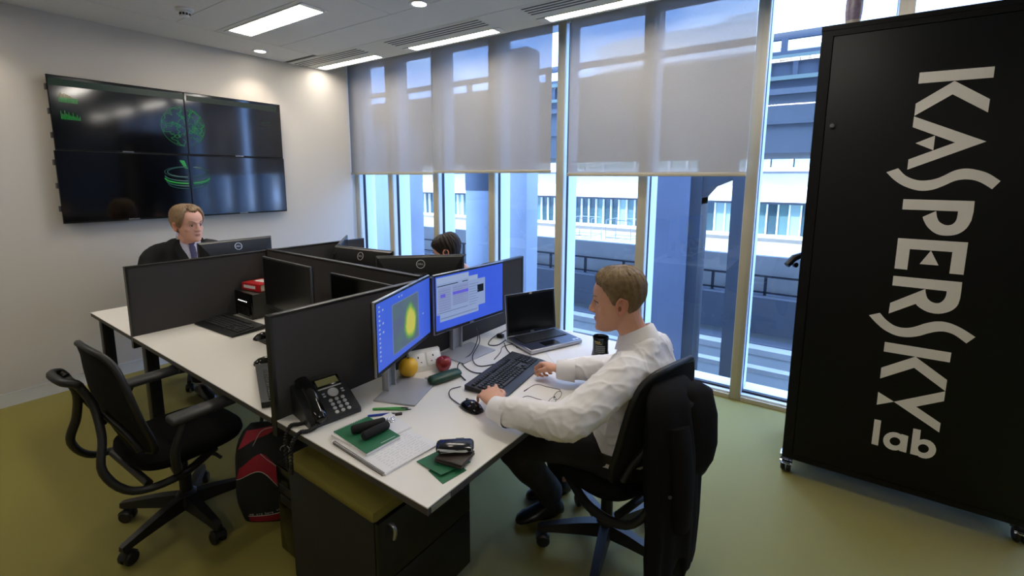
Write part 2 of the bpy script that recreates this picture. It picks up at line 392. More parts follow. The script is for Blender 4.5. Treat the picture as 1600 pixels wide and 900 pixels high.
g = G(); g.prism([(-.1, .5), (25, .5), (25, 5), (-.1, 5)], 8.6, 9.0); g.build('parapet', M_bwhite, e)
g = G(); pr2 = [(-4.4+3.4*math.cos(PI/2+t*PI/14), 2.6+3.4*math.sin(PI/2+t*PI/14)) for t in range(15)]
g.prism(pr2+[(25, -.8), (25, 6)], 6.6, 7.0); g.build('canopy', M_concrete, e)
# ---------------------------------------------------------------- desks (frame u: along the bench to the camera, v: to the window)
DA = -.015; OX, OY, ZD = 3.898, -2.824, .73
def D(u, v, z=ZD): return Vector((OX+u*math.cos(DA)-v*math.sin(DA), OY+u*math.sin(DA)+v*math.cos(DA), z))
DR = Matrix.Translation((OX, OY, 0)) @ R(DA)
M_lam = mat('white_laminate', rgb(226, 222, 214), .38, spec=.35)
M_fab = mat('charcoal_fabric', rgb(70, 68, 68), .95, spec=.1, noise_amt=.12, scale=500, bump=.3, bscale=900)
M_trimblk = mat('screen_trim', rgb(30, 29, 28), .35)
def desk(label, u0, u1, v0, v1, legs):
    e = thing('desk', label, 'desk', D(u0, v0, 0), DA, 'white bench desks'); a, b = u1-u0, v1-v0
    box('top', M_lam, 0, a, 0, b, ZD-.004, ZD, e)
    box('core', M_dgrey, 0.0005, a-.0005, 0.0005, b-.0005, ZD-.026, ZD-.0041, e)
    G().box(.04, a-.04, .08, .13, ZD-.075, ZD-.027).box(.04, a-.04, b-.13, b-.08, ZD-.075, ZD-.027).build('beam', M_blackm, e)
    for x, y in legs:
        G().box(x-.03, x+.03, y-.03, y+.03, .012, ZD-.027, .004).box(x-.022, x+.022, y-.022, y+.022, 0, .013).build('leg', M_blackm, e)
    return e
nd = desk('white desk of the seated man in a white shirt, nearest the camera', -.80, 0, 0, 1.57, [(.06, .62), (.06, 1.5), (.72, 1.5)])
box('corner_clip', M_silver, .801, .803, .012, .09, ZD-.022, ZD-.006, nd)
desk('white middle desk with a black keyboard, in front of the empty black chair', -2.375, -.845, 0, .775, [(.05, .06), (1.47, .7)])
desk('white middle desk on the window side, in front of the dark-haired woman', -2.375, -.845, .815, 1.57, [(.05, .7), (1.47, .7)])
desk('white far desk under the wall screens where the man in a dark suit sits', -3.2, -2.41, 0, 1.57, [(.06, .06), (.72, .1), (.06, 1.5), (.72, 1.5)])
def partition(label, p, ang, L, z0=.66, z1=1.135):
    e = thing('desk_screen', label, 'desk divider', p, ang, 'charcoal desk screens')
    box('panel', M_fab, .012, L-.012, -.013, .013, z0+.012, z1-.012, e)
    G().box(0, L, -.016, .016, z1-.012, z1, .003).box(0, L, -.016, .016, z0, z0+.012).box(0, .012, -.016, .016, z0, z1).box(L-.012, L, -.016, .016, z0, z1).build('frame', M_trimblk, e)
    G().box(.1, .14, -.022, .022, z0-.07, z0+.001).box(L-.14, L-.1, -.022, .022, z0-.07, z0+.001).build('bracket', M_blackm, e)
    return e
partition('long charcoal fabric screen behind the two lit monitors', D(-.8225, .0, 0), DA+PI/2, 1.66)
partition('charcoal fabric screen at the far desk, below the man in the dark suit', D(-2.392, .0, 0), DA+PI/2, 1.60)
partition('charcoal fabric spine screen between the two middle desks', D(-2.37, .795, 0), DA, 1.52, z1=1.145)

# ---------------------------------------------------------------- monitors
M_mback = mat('monitor_back', rgb(26, 26, 25), .42)
M_scr_off = mat('dark_screen', rgb(9, 9, 9), .22, spec=.4)
M_logo = mat('logo_silver', rgb(205, 205, 205), .35, .6)
def scr(name, c, s=1.0): return mat(name, (0, 0, 0, 1), .3, emit=c, estr=s*.55)
M_sblue = scr('screen_blue', rgb(62, 98, 235), 1.0); M_sblue2 = scr('screen_blue_deep', rgb(66, 104, 232), .95)
M_swin = scr('screen_window', rgb(152, 174, 220), .95); M_swin2 = scr('screen_window_pale', rgb(165, 186, 226), .95)
M_sgrey = scr('screen_grey', rgb(120, 140, 185), .8); M_sviolet = scr('screen_violet', rgb(105, 95, 235), 1); M_sdark = scr('screen_black', rgb(12, 14, 18), 1)
M_swhite = scr('screen_white', rgb(225, 232, 250), .95); M_spink = scr('screen_pink', rgb(150, 165, 214), .9)
MW, MH = .525, .303
M_stand = mat('satin_silver', rgb(172, 174, 180), .4, .3)
def monitor(label, p, ang, z0, screen=None, stand=True, logo_front=False, sx=0):
    """front faces local -Y, left to right along +X, centre of the bottom edge at p"""
    e = thing('monitor', label, 'monitor', (p[0], p[1], ZD), ang, 'flat monitors'); z = z0-ZD
    G().box(-MW/2, MW/2, 0, .012, z, z+MH, .004).build('frame', M_silver if screen else M_grey, e)
    box('bezel', M_black, -MW/2+.004, MW/2-.004, -.0015, .001, z+.004, z+MH-.004, e)
    g = G(); g.loft([[(-MW/2+.003, .010, z+.003), (MW/2-.003, .010, z+.003), (MW/2-.003, .010, z+MH-.003), (-MW/2+.003, .010, z+MH-.003)],
                     [(-MW/2+.012, .024, z+.012), (MW/2-.012, .024, z+.012), (MW/2-.012, .024, z+MH-.012), (-MW/2+.012, .024, z+MH-.012)],
                     [(-.2, .043, z+.05), (.2, .043, z+.05), (.2, .043, z+MH-.09), (-.2, .043, z+MH-.09)]])
    b = g.build('back', M_mback, e, 20)
    g = G(); c = Vector((0, .0335, z+MH-.051)); n = Vector((0, .97, .237)).normalized(); t = n.cross(Vector((1, 0, 0))).normalized()
    t = n.cross(Vector((-1, 0, 0))); ML = Matrix((Vector((-1, 0, 0)), t, n)).transposed().to_4x4(); ML.translation = c+n*.0015
    g.M = ML
    rr = [[(q*math.cos(k*PI/16), q*math.sin(k*PI/16), h) for k in range(32)] for q, h in ((.0265, -.002), (.0265, .0006), (.0225, .0006), (.0225, -.002))]
    g.loft(rr, True, False)
    vs, fs = text_poly('DELL', .0165, spacing=.95); g.put(vs, fs)
    g.build('logo', M_logo, e, 0)
    if screen: screen(e, z)
    else: box('display', M_scr_off, -MW/2+.012, MW/2-.012, -.0022, -.0014, z+.02, z+MH-.012, e)
    if logo_front:
        g = G(); vs, fs = text_poly('DELL', .014); g.M = T(0, -.0022, z+.0105) @ R(PI/2, 'X'); g.put(vs, fs); g.build('logo', M_logo, e, 0)
    if stand:
        G().box(sx-.12, sx+.12, -.115, .07, 0, .008, .003).build('stand_base', M_stand if screen else M_black, e)
        g = G(); g.M = T(sx, 0, 0); g.box(-.034, .034, .062, .074, .008, z+.2, .003).box(-.034, -.028, .045, .074, .008, z+.2).box(.028, .034, .045, .074, .008, z+.2)
        g.box(-.04, .04, .04, .064, z+.1, z+.2, .003); g.build('stand_column', M_stand if screen else M_black, e)
    return e
def quad(name, m, e, z, x0, x1, y0, y1, lift=0): # screen rectangle in 0..1 screen units
    X0, Z0, w_, h_ = -MW/2+.011, z+.019, MW-.022, MH-.031
    return box(name, m, X0+x0*w_, X0+x1*w_, -.0022-lift, -.0014-lift, Z0+y0*h_, Z0+y1*h_, e)
def scr_left(e, z):
    quad('display', M_sblue2, e, z, 0, 1, 0, 1)
    quad('window_border', M_sgrey, e, z, .24, .745, .085, .87, .0002)
    m = bpy.data.materials.new('plant_picture'); m.use_nodes = True; n = m.node_tree; p = n.nodes['Principled BSDF']; p.inputs['Base Color'].default_value = (0, 0, 0, 1)
    t = n.nodes.new('ShaderNodeTexCoord'); ns = n.nodes.new('ShaderNodeTexNoise'); ns.inputs['Scale'].default_value = 9; ns.inputs['Detail'].default_value = 5
    sep = n.nodes.new('ShaderNodeSeparateXYZ'); n.links.new(t.outputs['Generated'], sep.inputs[0])
    mp = n.nodes.new('ShaderNodeMapping'); mp.inputs['Location'].default_value = (-.66*3.4, 0, -.45*2.1); mp.inputs['Scale'].default_value = (3.4, 0, 2.1)
    gr = n.nodes.new('ShaderNodeTexGradient'); gr.gradient_type = 'SPHERICAL'
    n.links.new(t.outputs['Generated'], mp.inputs[0]); n.links.new(mp.outputs[0], gr.inputs[0])
    n.links.new(t.outputs['Object'], ns.inputs['Vector'])
    mu = n.nodes.new('ShaderNodeMath'); mu.operation = 'MULTIPLY_ADD'; mu.inputs[1].default_value = .95
    n.links.new(ns.outputs['Fac'], mu.inputs[0]); n.links.new(gr.outputs['Fac'], mu.inputs[2])
    cr = n.nodes.new('ShaderNodeValToRGB'); el = cr.color_ramp
    el.elements[0].position = .35; el.elements[0].color = rgb(74, 84, 112)
    el.elements[1].position = 1.0; el.elements[1].color = rgb(176, 172, 66)
    for ps, c in ((.6, rgb(72, 96, 98)), (.78, rgb(86, 140, 52))):
        k = el.elements.new(ps); k.color = c
    n.links.new(mu.outputs[0], cr.inputs[0]); n.links.new(cr.outputs[0], p.inputs['Emission Color']); p.inputs['Emission Strength'].default_value = .8
    quad('picture', m, e, z, .252, .733, .1, .855, .0004)
    g = G(); X0, Z0, w_, h_ = -MW/2+.011, z+.019, MW-.022, MH-.031
    for k in range(13):
        for x in ((.03,) if k not in (1, 4, 6) else (.03, .085)):
            g.box(X0+x*w_, X0+(x+.02)*w_, -.003, -.0014, Z0+(.93-k*.066)*h_, Z0+(.955-k*.066)*h_)
    for x in (.36, .41, .83): g.box(X0+x*w_, X0+(x+.018)*w_, -.003, -.0014, Z0+(.93 if x < .8 else .42)*h_, Z0+(.955 if x < .8 else .44)*h_)
    stuff(g.build('icons', M_swin2, e))
def scr_right(e, z):
    quad('display', M_sblue, e, z, 0, 1, 0, 1)
    quad('window', M_swin, e, z, .05, .60, .15, .34, .0002)
    quad('window', M_swin2, e, z, .30, .59, .36, .89, .0003)
    quad('window', M_swin, e, z, .44, .705, .27, .80, .0004)
    quad('window', M_swin, e, z, .01, .455, .29, .975, .0005)
    quad('title_bar', M_swin2, e, z, .01, .455, .86, .975, .0007); quad('menu_line', M_sdark, e, z, .02, .3, .81, .825, .0007); quad('menu_line', M_sdark, e, z, .36, .44, .81, .825, .0007)
    quad('pane', M_spink, e, z, .03, .2, .34, .78, .0007); quad('pane', M_spink, e, z, .22, .45, .40, .78, .0007)
    quad('highlight', M_sviolet, e, z, .225, .445, .60, .66, .0009); quad('highlight', M_sviolet, e, z, .06, .125, .60, .66, .0009)
    quad('thumbnail', M_sdark, e, z, .585, .68, .53, .68, .0007)
    g = G(); X0, Z0, w_, h_ = -MW/2+.011, z+.019, MW-.022, MH-.031
    for k in range(9):
        g.box(X0+.46*w_, X0+(.56+.02*(k % 3))*w_, -.0032, -.0014, Z0+(.32+k*.05)*h_, Z0+(.328+k*.05)*h_)
        g.box(X0+.03*w_, X0+(.19)*w_, -.0034, -.0014, Z0+(.36+k*.045)*h_, Z0+(.366+k*.045)*h_)
        g.box(X0+.23*w_, X0+(.43-.02*(k % 4))*w_, -.0034, -.0014, Z0+(.41+k*.04)*h_, Z0+(.416+k*.04)*h_)
    g.box(X0+.06*w_, X0+.58*w_, -.0032, -.0014, Z0+.2*h_, Z0+.215*h_); g.box(X0+.02*w_, X0+.44*w_, -.0034, -.0014, Z0+.31*h_, Z0+.325*h_)
    stuff(g.build('text_lines', M_sgrey, e))
def mon_at(label, a, b, z0, **k):   # a -> b: bottom edge ends in desk coordinates, seen from the front left to right
    pa, pb = D(*a), D(*b); d = pb-pa
    return monitor(label, (pa+pb)/2, math.atan2(d.y, d.x), z0, **k)
mon_at('left lit monitor with a blue desktop and plant picture, silver stand', (-.535, .258), (-.735, .745), .872, screen=scr_left, sx=-.06)
mon_at('right lit monitor with a blue desktop and open windows, silver stand', (-.706, .742), (-.675, 1.262), .872, screen=scr_right, logo_front=True, sx=-.06)
mon_at('dark switched-off monitor beside the hard drive box and red book', (-1.865, .505), (-1.33, .485), .88)
mon_at('dark monitor half hidden behind the long screen, next to the spine screen', (-1.40, .64), (-.875, .64), .817)
mon_at('black monitor back before the man in the dark suit', (-2.785, 1.03), (-2.765, .505), .88)
mon_at('black monitor back nearest the dark-haired woman', (-1.012, 1.305), (-1.38, .94), .872)
mon_at('black monitor back left of the one before the dark-haired woman', (-1.415, 1.105), (-1.935, 1.042), .878)
mon_at('edge-on black monitor at the far left of the window-side desk', (-1.965, 1.09), (-2.345, 1.42), .878)

# ---------------------------------------------------------------- office chairs
M_chair = mat('chair_black', rgb(20, 20, 20), .5)
M_mesh = mat('chair_mesh', rgb(22, 22, 22), .85, spec=.2, bump=.4, bscale=900)
M_seat = mat('chair_fabric', rgb(18, 18, 19), .95, spec=.1, bump=.3, bscale=700)
M_pad = mat('arm_pad', rgb(52, 52, 52), .5)
def chair(label, p, yaw, base_rot=0, group='black office chairs', arms=True):
    """seat front faces local +Y"""
    e = thing('office_chair', label, 'chair', p, yaw, group)
    h = G(); h.M = R(base_rot-yaw); h.lathe([(.001, .06), (.045, .07), (.05, .1), (.042, .14), (.03, .15)], 20); hub = h.build('hub', M_chair, e)
    leg0 = None
    for k in range(5):
        a = base_rot-yaw+k*2*PI/5
        if leg0 is None:
            g = G(); g.loft([[(x, -w_, z1), (x, w_, z1), (x, w_*.8, z2), (x, -w_*.8, z2)] for x, w_, z1, z2 in ((.03, .026, .07, .135), (.12, .024, .075, .128), (.22, .02, .075, .112), (.29, .017, .072, .1), (.305, .013, .074, .095))])
            leg0 = leg = g.build('leg', M_chair, e, 30)
            g = G()
            for s in (-1, 1):
                g.M = T(.28, s*.016, .03) @ R(PI/2, 'X'); g.lathe([(.001, -.012), (.024, -.012), (.03, -.006), (.03, .006), (.024, .012), (.001, .012)], 20)
            g.M = Matrix(); g.tube([(.285, 0, .03), (.288, 0, .085)], .008, 8)
            g.loft([[(.28+r*math.cos(t), y, .03+r*math.sin(t)) for r in (.028, .034) for t in ([.3+i*.45 for i in range(6)] if r < .03 else [.3+i*.45 for i in range(5, -1, -1)])] for y in (-.02, .02)])
            cas = g.build('caster', M_black, leg)
        else:
            leg = leg0.copy(); C.objects.link(leg); leg.parent = e
            c2 = cas.copy(); C.objects.link(c2); c2.parent = leg
        leg.rotation_euler = (0, 0, a)
    G().lathe([(.026, .13), (.026, .26), (.018, .262), (.018, .38)], 18).build('gas_column', M_blackm, e)
    g = G(); g.box(-.08, .08, -.13, .09, .36, .41, .015); g.tube([(.08, .02, .38), (.2, .06, .37), (.24, .06, .37)], .008, 6); g.build('mechanism', M_chair, e)
    def rr(w_, d, z, y0=0, n=36, p_=3.4):
        o = []
        for k in range(n):
            t = k*2*PI/n; c, s = math.cos(t), math.sin(t)
            o.append((w_*math.copysign(abs(c)**(2/p_), c), y0+d*math.copysign(abs(s)**(2/p_), s), z))
        return o
    G().loft([rr(.2, .2, .405), rr(.225, .215, .415), rr(.235, .225, .435), rr(.232, .222, .455), rr(.2, .19, .468), rr(.1, .1, .466)]).build('seat', M_seat, e, 60)
    # backrest: curved shell
    def bp(x, z):
        t = (z-.5)/.46
        return -.205-.055*t-.05*t*t+.9*x*x+(.035*math.sin(PI*min(1, max(0, t*1.1)))*-1+.02)
    rows = []
    for z, w_ in ((.49, .15), (.50, .19), (.56, .215), (.66, .225), (.76, .222), (.84, .205), (.9, .175), (.94, .13), (.957, .07)):
        rows.append([(x, bp(x, z), z) for x in [w_*(i/8-1) for i in range(17)]])
    g = G(); th = .022
    g.loft([[*r, *[(x, y-th, z) for x, y, z in reversed(r)]] for r in rows]); g.build('backrest', M_mesh, e, 50)
    edge = [(r[0][0], r[0][1]-th/2, r[0][2]) for r in rows]+[(r[-1][0], r[-1][1]-th/2, r[-1][2]) for r in reversed(rows)]
    G().tube(smoothpath(edge, 3), .013, 8).build('back_rim', M_chair, e, 60)
    # rear frame with the coat loop
    g = G()
    for s in (-1, 1):
        g.tube(smoothpath([(s*.19, .06, .40), (s*.235, -.1, .37), (s*.225, -.26, .39), (s*.19, -.335, .5), (s*.15, -.315, .62), (s*.1, -.315, .74), (s*.08, -.345, .83)], 5), [.02]*31, 10, flat=.75)
        g.tube(smoothpath([(s*.1, -.29, .7), (s*.17, -.24, .6), (s*.2, -.215, .53)], 5), .012, 8)
    g.tube(smoothpath([(-.08, -.345, .83), (-.1, -.36, .85), (-.06, -.39, .86), (.06, -.39, .86), (.1, -.36, .85), (.08, -.345, .83)], 5), .016, 8)
    g.tube([(-.08, -.342, .82), (.08, -.342, .82)], .014, 8); g.tube([(-.2, -.2, .378), (.2, -.2, .378)], .016, 8)
    g.build('rear_frame', M_chair, e, 60)
    if arms:
        for s in (-1, 1):
            g = G(); g.tube(smoothpath([(s*.18, -.1, .4), (s*.27, -.12, .42), (s*.295, -.13, .52), (s*.29, -.08, .635)], 5), .017, 10); a = g.build('arm', M_chair, e, 60)
            g = G(); g.M = T(s*.285, -.01, .65); g.box(-.04, .04, -.13, .13, -.018, .016, .015, 3); g.build('arm_pad', M_pad, a, 60)
    return e
chair('empty black office chair pulled up to the white middle desk', (2.31, -2.865, 0), .03, .04)
from mathutils.geometry import tessellate_polygon
# ---------------------------------------------------------------- rack cabinet
yc = -.809
e = thing('rack_cabinet', 'tall black cabinet on casters with large white lettering', 'cabinet', (4.637, yc, 0)); CW, CH = 1.0, 2.379
M_cab = mat('cabinet_black', rgb(13, 13, 14), .5, spec=.22)
G().box(0, CW, .02, .62, .1, CH-.003).box(-.002, .045, 0, .02, .1, CH).box(CW-.045, CW+.002, 0, .02, .1, CH).box(.045, CW-.045, 0, .02, .1, .13).box(.045, CW-.045, 0, .02, CH-.05, CH).box(-.004, CW+.004, -.003, .625, CH-.022, CH).build('body', M_cab, e)
dr = G().box(.049, CW-.049, -.004, .018, .134, CH-.054, .002).build('door', M_cab, e)
G().lathe([(.001, 0), (.011, 0), (.013, .006), (.009, .011), (.003, .011), (.003, .006), (.001, .006)], 20).build('lock', M_chrome, dr)
lk = dr.children[0]; lk.rotation_euler = (PI/2, 0, 0); lk.location = (.078, -.004, 1.902)
g = G(); g.tube([(0, .3, 1.21), (-.045, .25, 1.19), (-.075, .22, 1.15)], [.016, .02, .018], 10); g.tube([(-.03, .25, 1.15), (-.04, .26, 1.15)], .015, 8); g.build('side_handle', M_black, e)
for x, y in ((.02, .06), (CW-.05, .06), (.02, .55), (CW-.05, .55)):
    g = G()
    for s in (-1, 1): g.M = T(x, y-.01, .036) @ R(PI/2, 'Y') @ T(0, 0, s*.014); g.lathe([(.001, -.011), (.03, -.011), (.036, -.004), (.036, .004), (.03, .011), (.001, .011)], 22)
    wh = g.build('caster_wheel', M_black, e)
    g = G(); g.box(x-.032, x+.032, y-.03, y+.03, .088, .1); g.tube([(x, y, .07), (x, y, .09)], .016, 12)
    g.M = T(x, y-.01, .036) @ R(PI/2, 'Y')
    arc = [.5+i*.3 for i in range(9)]
    g.loft([[(-r*math.sin(t), -r*math.cos(t), h) for r, L in ((.041, arc), (.037, arc[::-1])) for t in L] for h in (-.03, .03)])
    g.M = Matrix(); g.box(x-.02, x+.02, y-.062, y-.04, .06, .066, .002); g.build('caster_fork', M_chrome, e)
# lettering traced on the door plane
def cab(px, py):
    f, cx, cy = 726.55, 800, 383.94
    d = -back+right*((px-cx)/f)-upv*((py-cy)/f); o = Vector((4.756, -3.659, 1.64)); t = (yc-.0045-o.y)/d.y; P = o+d*t
    return (P.x-4.637, P.z)
def letter(polys):
    g = G(); lift = 0
    for poly in polys:
        q = [cab(*p) for p in poly]; n = len(q); tr = tessellate_polygon([[Vector((x, z, 0)) for x, z in q]])
        g.put([(x, -.0058-lift, z) for x, z in q]+[(x, -.0042, z) for x, z in q], [tuple(t) for t in tr]+[(i, (i+1) % n, n+(i+1) % n, n+i) for i in range(n)]); lift += .0006
    return g.build('letter', M_let, e, 0)
M_let = mat('letter_vinyl', rgb(226, 220, 212), .6)
def Z1(l, ox, oy, s): return [(ox+x/s, oy+y/s) for x, y in l]
a1 = lambda l: Z1(l, 1380, 90, 4.5); a2 = lambda l: Z1(l, 1350, 280, 4.5); a3 = lambda l: Z1(l, 1340, 460, 4.5); a4 = lambda l: Z1(l, 1340, 560, 5.625)
def arcp(cx, cy, rx, ry, t0, t1, n=12): return [(cx+rx*math.cos(math.radians(t0+(t1-t0)*i/n)), cy+ry*math.sin(math.radians(t0+(t1-t0)*i/n))) for i in range(n+1)]
def band(center, w0):  # ribbon along a smooth centre line with (x, y, nx, ny, half)
    pass
letter([a1([(257,106),(785,62),(775,140),(247,183)]), a1([(229,324),(502,164),(750,292),(736,385),(488,258),(219,410)])])
letter([a1([(217,414),(725,590),(169,788),(178,716),(506,597),(207,489)]), a1([(227,602),(365,548),(352,651)])])
sup = [(p.x, p.y) for p in smoothpath([(105,778),(160,832),(240,862),(320,862),(400,842),(500,795),(580,780),(660,790),(740,815),(825,868)], 4)]
slo = [(p.x, p.y) for p in smoothpath([(765,925),(700,885),(640,862),(570,856),(500,868),(420,903),(340,930),(250,935),(150,905),(80,862),(22,806)], 4)]
letter([a1(sup+slo)])
letter([a2([(277,140),(778,154),(770,230)]+[(p.x, p.y) for p in smoothpath([(755,290),(720,345),(660,385),(585,397),(510,385),(450,340),(420,290),(413,265)], 3)]+[(507,224)]+[(p.x, p.y) for p in smoothpath([(512,265),(530,300),(575,323),(620,318),(650,285),(662,226)], 3)]+[(269,212)])])
letter([a2([(240,414),(732,445),(699,672),(600,663),(622,512),(322,491),(303,636),(214,627)]), a2([(471,502),(523,606),(391,596)])])
q = lambda l: [(1350+x/4.5, 280+y/4.5) for x, y in l]; q3 = lambda l: [(1340+x/4.5, 460+y/4.5) for x, y in l]
outer = q([(207,679),(690,725),(683,790)])+[(p.x, p.y) for p in smoothpath(q3([(720,30),(700,80),(650,118),(570,136),(490,122),(430,88),(408,66)]), 3)]
inner = [(p.x, p.y) for p in smoothpath(q([(432,790),(445,835),(480,865),(525,872),(560,850),(578,815),(582,787)]), 3)]
letter([outer+q3([(218,134),(229,60)])+q([(432,772)])+inner+q([(199,746)])])
sup = [(p.x, p.y) for p in smoothpath([(157,130),(200,178),(260,220),(330,236),(400,228),(480,203),(560,190),(640,200),(730,238),(828,300)], 4)]
slo = [(p.x, p.y) for p in smoothpath([(764,344),(690,290),(630,265),(570,260),(500,272),(430,292),(350,300),(270,288),(190,250),(130,200),(80,146)], 4)]
letter([a3(sup+slo)])
letter([a3([(192,334),(659,410),(648,478),(183,400)]), a3([(167,515),(407,438),(629,602),(617,680),(397,515),(158,590)])])
letter([a4([(320,381),(771,290),(759,375),(512,423),(729,570),(717,650)]), a4([(181,294),(318,380),(168,405)])])
letter([a4([(149,534),(207,547),(179,766),(121,749)])])
def ell2(cx, cy, rx, ry, rot_, n=20, t0=0, t1=360):
    o = []
    for i in range(n+1):
        t = math.radians(t0+(t1-t0)*i/n); x, y = rx*math.cos(t), ry*math.sin(t); c, s = math.cos(rot_), math.sin(rot_); o.append((cx+x*c-y*s, cy+x*s+y*c))
    return o
def ringpoly(o, i): return o+i[::-1]
letter([a4(ringpoly(ell2(322, 728, 99, 79, .25), ell2(328, 729, 48, 37, .25))), a4([(384,664),(446,684),(426,828),(364,810),(372,790),(395,730)])])
letter([a4(ringpoly(ell2(590, 795, 101, 83, .25), ell2(578, 792, 49, 38, .25))), a4([(490,616),(556,630),(545,720),(535,740),(520,852),(461,836)])])
e = thing('bottle', 'small wrapped bottle standing on top of the black cabinet', 'bottle', (4.755, -.72, CH))
M_bot = mat('bottle_wrap', rgb(158, 146, 168), .3, col2=rgb(84, 66, 96), scale=55)
G().lathe([(.001, .0), (.03, 0), (.033, .012), (.032, .03)], 24).build('base', mat('bottle_base', rgb(170, 160, 150), .3), e)
G().lathe([(.032, .03), (.036, .07), (.036, .12), (.03, .17), (.026, .2), (.026, .26), (.02, .27), (.001, .27)], 24).build('body', M_bot, e)

# ---------------------------------------------------------------- video wall
M_tv = mat('tv_screen', rgb(5, 5, 6), .09, spec=.9); M_tvm = mat('tv_bezel', rgb(8, 8, 8), .6, spec=.2); M_tvb = mat('tv_case', rgb(22, 22, 22), .45)
g1 = mat('green_glow', (0, 0, 0, 1), .4, emit=(.03, .55, .08, 1), estr=.26); g2 = mat('green_dim', (0, 0, 0, 1), .4, emit=(.004, .035, .012, 1), estr=.25); g3 = mat('amber_glow', (0, 0, 0, 1), .4, emit=(.5, .3, .03, 1), estr=.26); g4 = mat('teal_glow', (0, 0, 0, 1), .4, emit=(.02, .12, .11, 1), estr=.25)
tvs = {}
for n, (y0, y1, z0, z1, lb) in enumerate([(-2.716, -1.862, 1.823, 2.356, 'top left black display of the four-panel video wall, with bar charts'), (-1.862, -1.015, 1.823, 2.356, 'top right black display of the four-panel video wall'), (-2.725, -1.871, 1.287, 1.8222, 'bottom left black display of the four-panel video wall'), (-1.871, -1.008, 1.287, 1.8222, 'bottom right black display of the four-panel video wall')]):
    e = thing('wall_display', lb, 'display', (0, y0, z0), 0, 'video wall displays'); W, H = y1-y0, z1-z0; tvs[n] = (e, y0, z0)
    G().box(.0, .035, .1, W-.1, .08, H-.08).box(.034, .066, .006, W-.006, .006, H-.006, .004).build('case', M_tvb, e)
    box('screen', M_tv, .066, .08, 0, W, 0, H, e)
    G().box(.08, .0804, 0, .005, 0, H).box(.08, .0804, W-.005, W, 0, H).box(.08, .0804, .005, W-.005, 0, .012).box(.08, .0804, .005, W-.005, H-.005, H).build('bezel', M_tvm, e, 0)
    g = G(); vs, fs = text_poly('SAMSUNG', .016); g.M = T(.0806, W/2, .008) @ R(PI/2) @ R(PI/2, 'X'); g.put(vs, fs); g.build('logo', M_logo, e, 0)
    for k in range(3): G().box(.02, .06, -.004, .006, .09+k*.17, .13+k*.17).build('clip', M_grey, e)
def tvp(px, py):
    f, cx, cy = 726.55, 800, 383.94
    d = -back+right*((px-cx)/f)-upv*((py-cy)/f); o = Vector((4.756, -3.659, 1.64)); t = (.0812-o.x)/d.x; P = o+d*t
    return (P.y, P.z)
def tvpart(n, name, m, g): # geometry given in world y,z on the screen plane
    e, y0, z0 = tvs[n]; o = g.build(name, m, e, 0); o.location = (0, -y0, -z0); return o
g = G(); ga = G()
for k in range(15):
    x, y = 92+k*2.05, 159+k*.25; h = [9, 12, 15, 13, 14, 14, 13, 13, 11, 11, 9, 8, 8, 7, 8][k]; a = tvp(x, y); b = tvp(x+.9, y); zt = tvp(x, y-h)[1]
    zm = min(zt, a[1]+.035); g.box(.0808, .0816, a[0], b[0], a[1], zm); ga.box(.0808, .0816, a[0], b[0], zm, max(zt, zm+.001))
for k in range(15):
    x, y = 96+k*2.1, 186+k*.2; h = [13, 9, 8, 14, 9, 8, 12, 7, 6, 11, 6, 5, 9, 4, 6][k]; a = tvp(x, y); b = tvp(x+.9, y); g.box(.0808, .0816, a[0], b[0], a[1], tvp(x, y-h)[1])
stuff(tvpart(0, 'chart_bars', g1, g)); stuff(tvpart(0, 'chart_bar_tips', g3, ga))
for n, pts in ((0, [(74,121),(287,147),(288,156),(76,132)]), (1, [(291,149),(432,167),(432,175),(291,157)])):
    g = G(); q = [tvp(*p) for p in pts]; g.put([(.0814, *p) for p in q], [(0, 1, 2, 3)]); tvpart(n, 'title_band', g2, g)
g = G()
for px, py, w_ in ((403,182,26),(405,190,10),(415,190,8),(404,197,22)): a = tvp(px, py); b = tvp(px+w_, py+3); g.box(.0808, .0816, a[0], b[0], b[1], a[1])
tvpart(1, 'caption', g2, g)
cyw, czw = tvp(287, 198)[0], tvp(287, 198)[1]; RG = .165
rnd = random.Random(3)
def globe(n, lo, hi):
    g = G()
    def line(pts, w_=.0016):
        for (a, b) in zip(pts, pts[1:]):
            if lo < a[0] < hi and lo < b[0] < hi:
                g.tube([(.0812, *a), (.0812, *b)], w_, 4)
    line([(cyw+RG*math.cos(t*PI/24), czw+RG*math.sin(t*PI/24)) for t in range(49)], .001)
    r2 = random.Random(5)
    for (cx_, cz_, r) in ((-.06, .07, .07), (.07, .04, .085), (-.08, -.03, .05), (-.03, -.11, .045), (.09, -.06, .05), (.02, .1, .04), (.1, .09, .04), (.05,-.02,.04), (.12,.0,.03)):
        ph = r2.random()*6; pts = []
        for t in range(41):
            a = t*PI/20; q = r*(1+.35*math.sin(3*a+ph)+.22*math.sin(7*a+2*ph)+.12*math.sin(13*a)); y, z = cx_+q*math.cos(a), cz_+q*math.sin(a); d = math.hypot(y, z)
            if d > RG*.97: y, z = y*RG*.97/d, z*RG*.97/d
            pts.append((cyw+y, czw+z))
        line(pts)
    tvpart(n, 'globe', g1, g)
globe(0, -3, -1.872); globe(1, -1.852, 0)
g = G(); q = [tvp(*p) for p in [(280,250),(288,251),(294,264),(289,263)]]; g.put([(.0814, *p) for p in q], [(0, 1, 2, 3)]); tvpart(2, 'beam', g1, g)
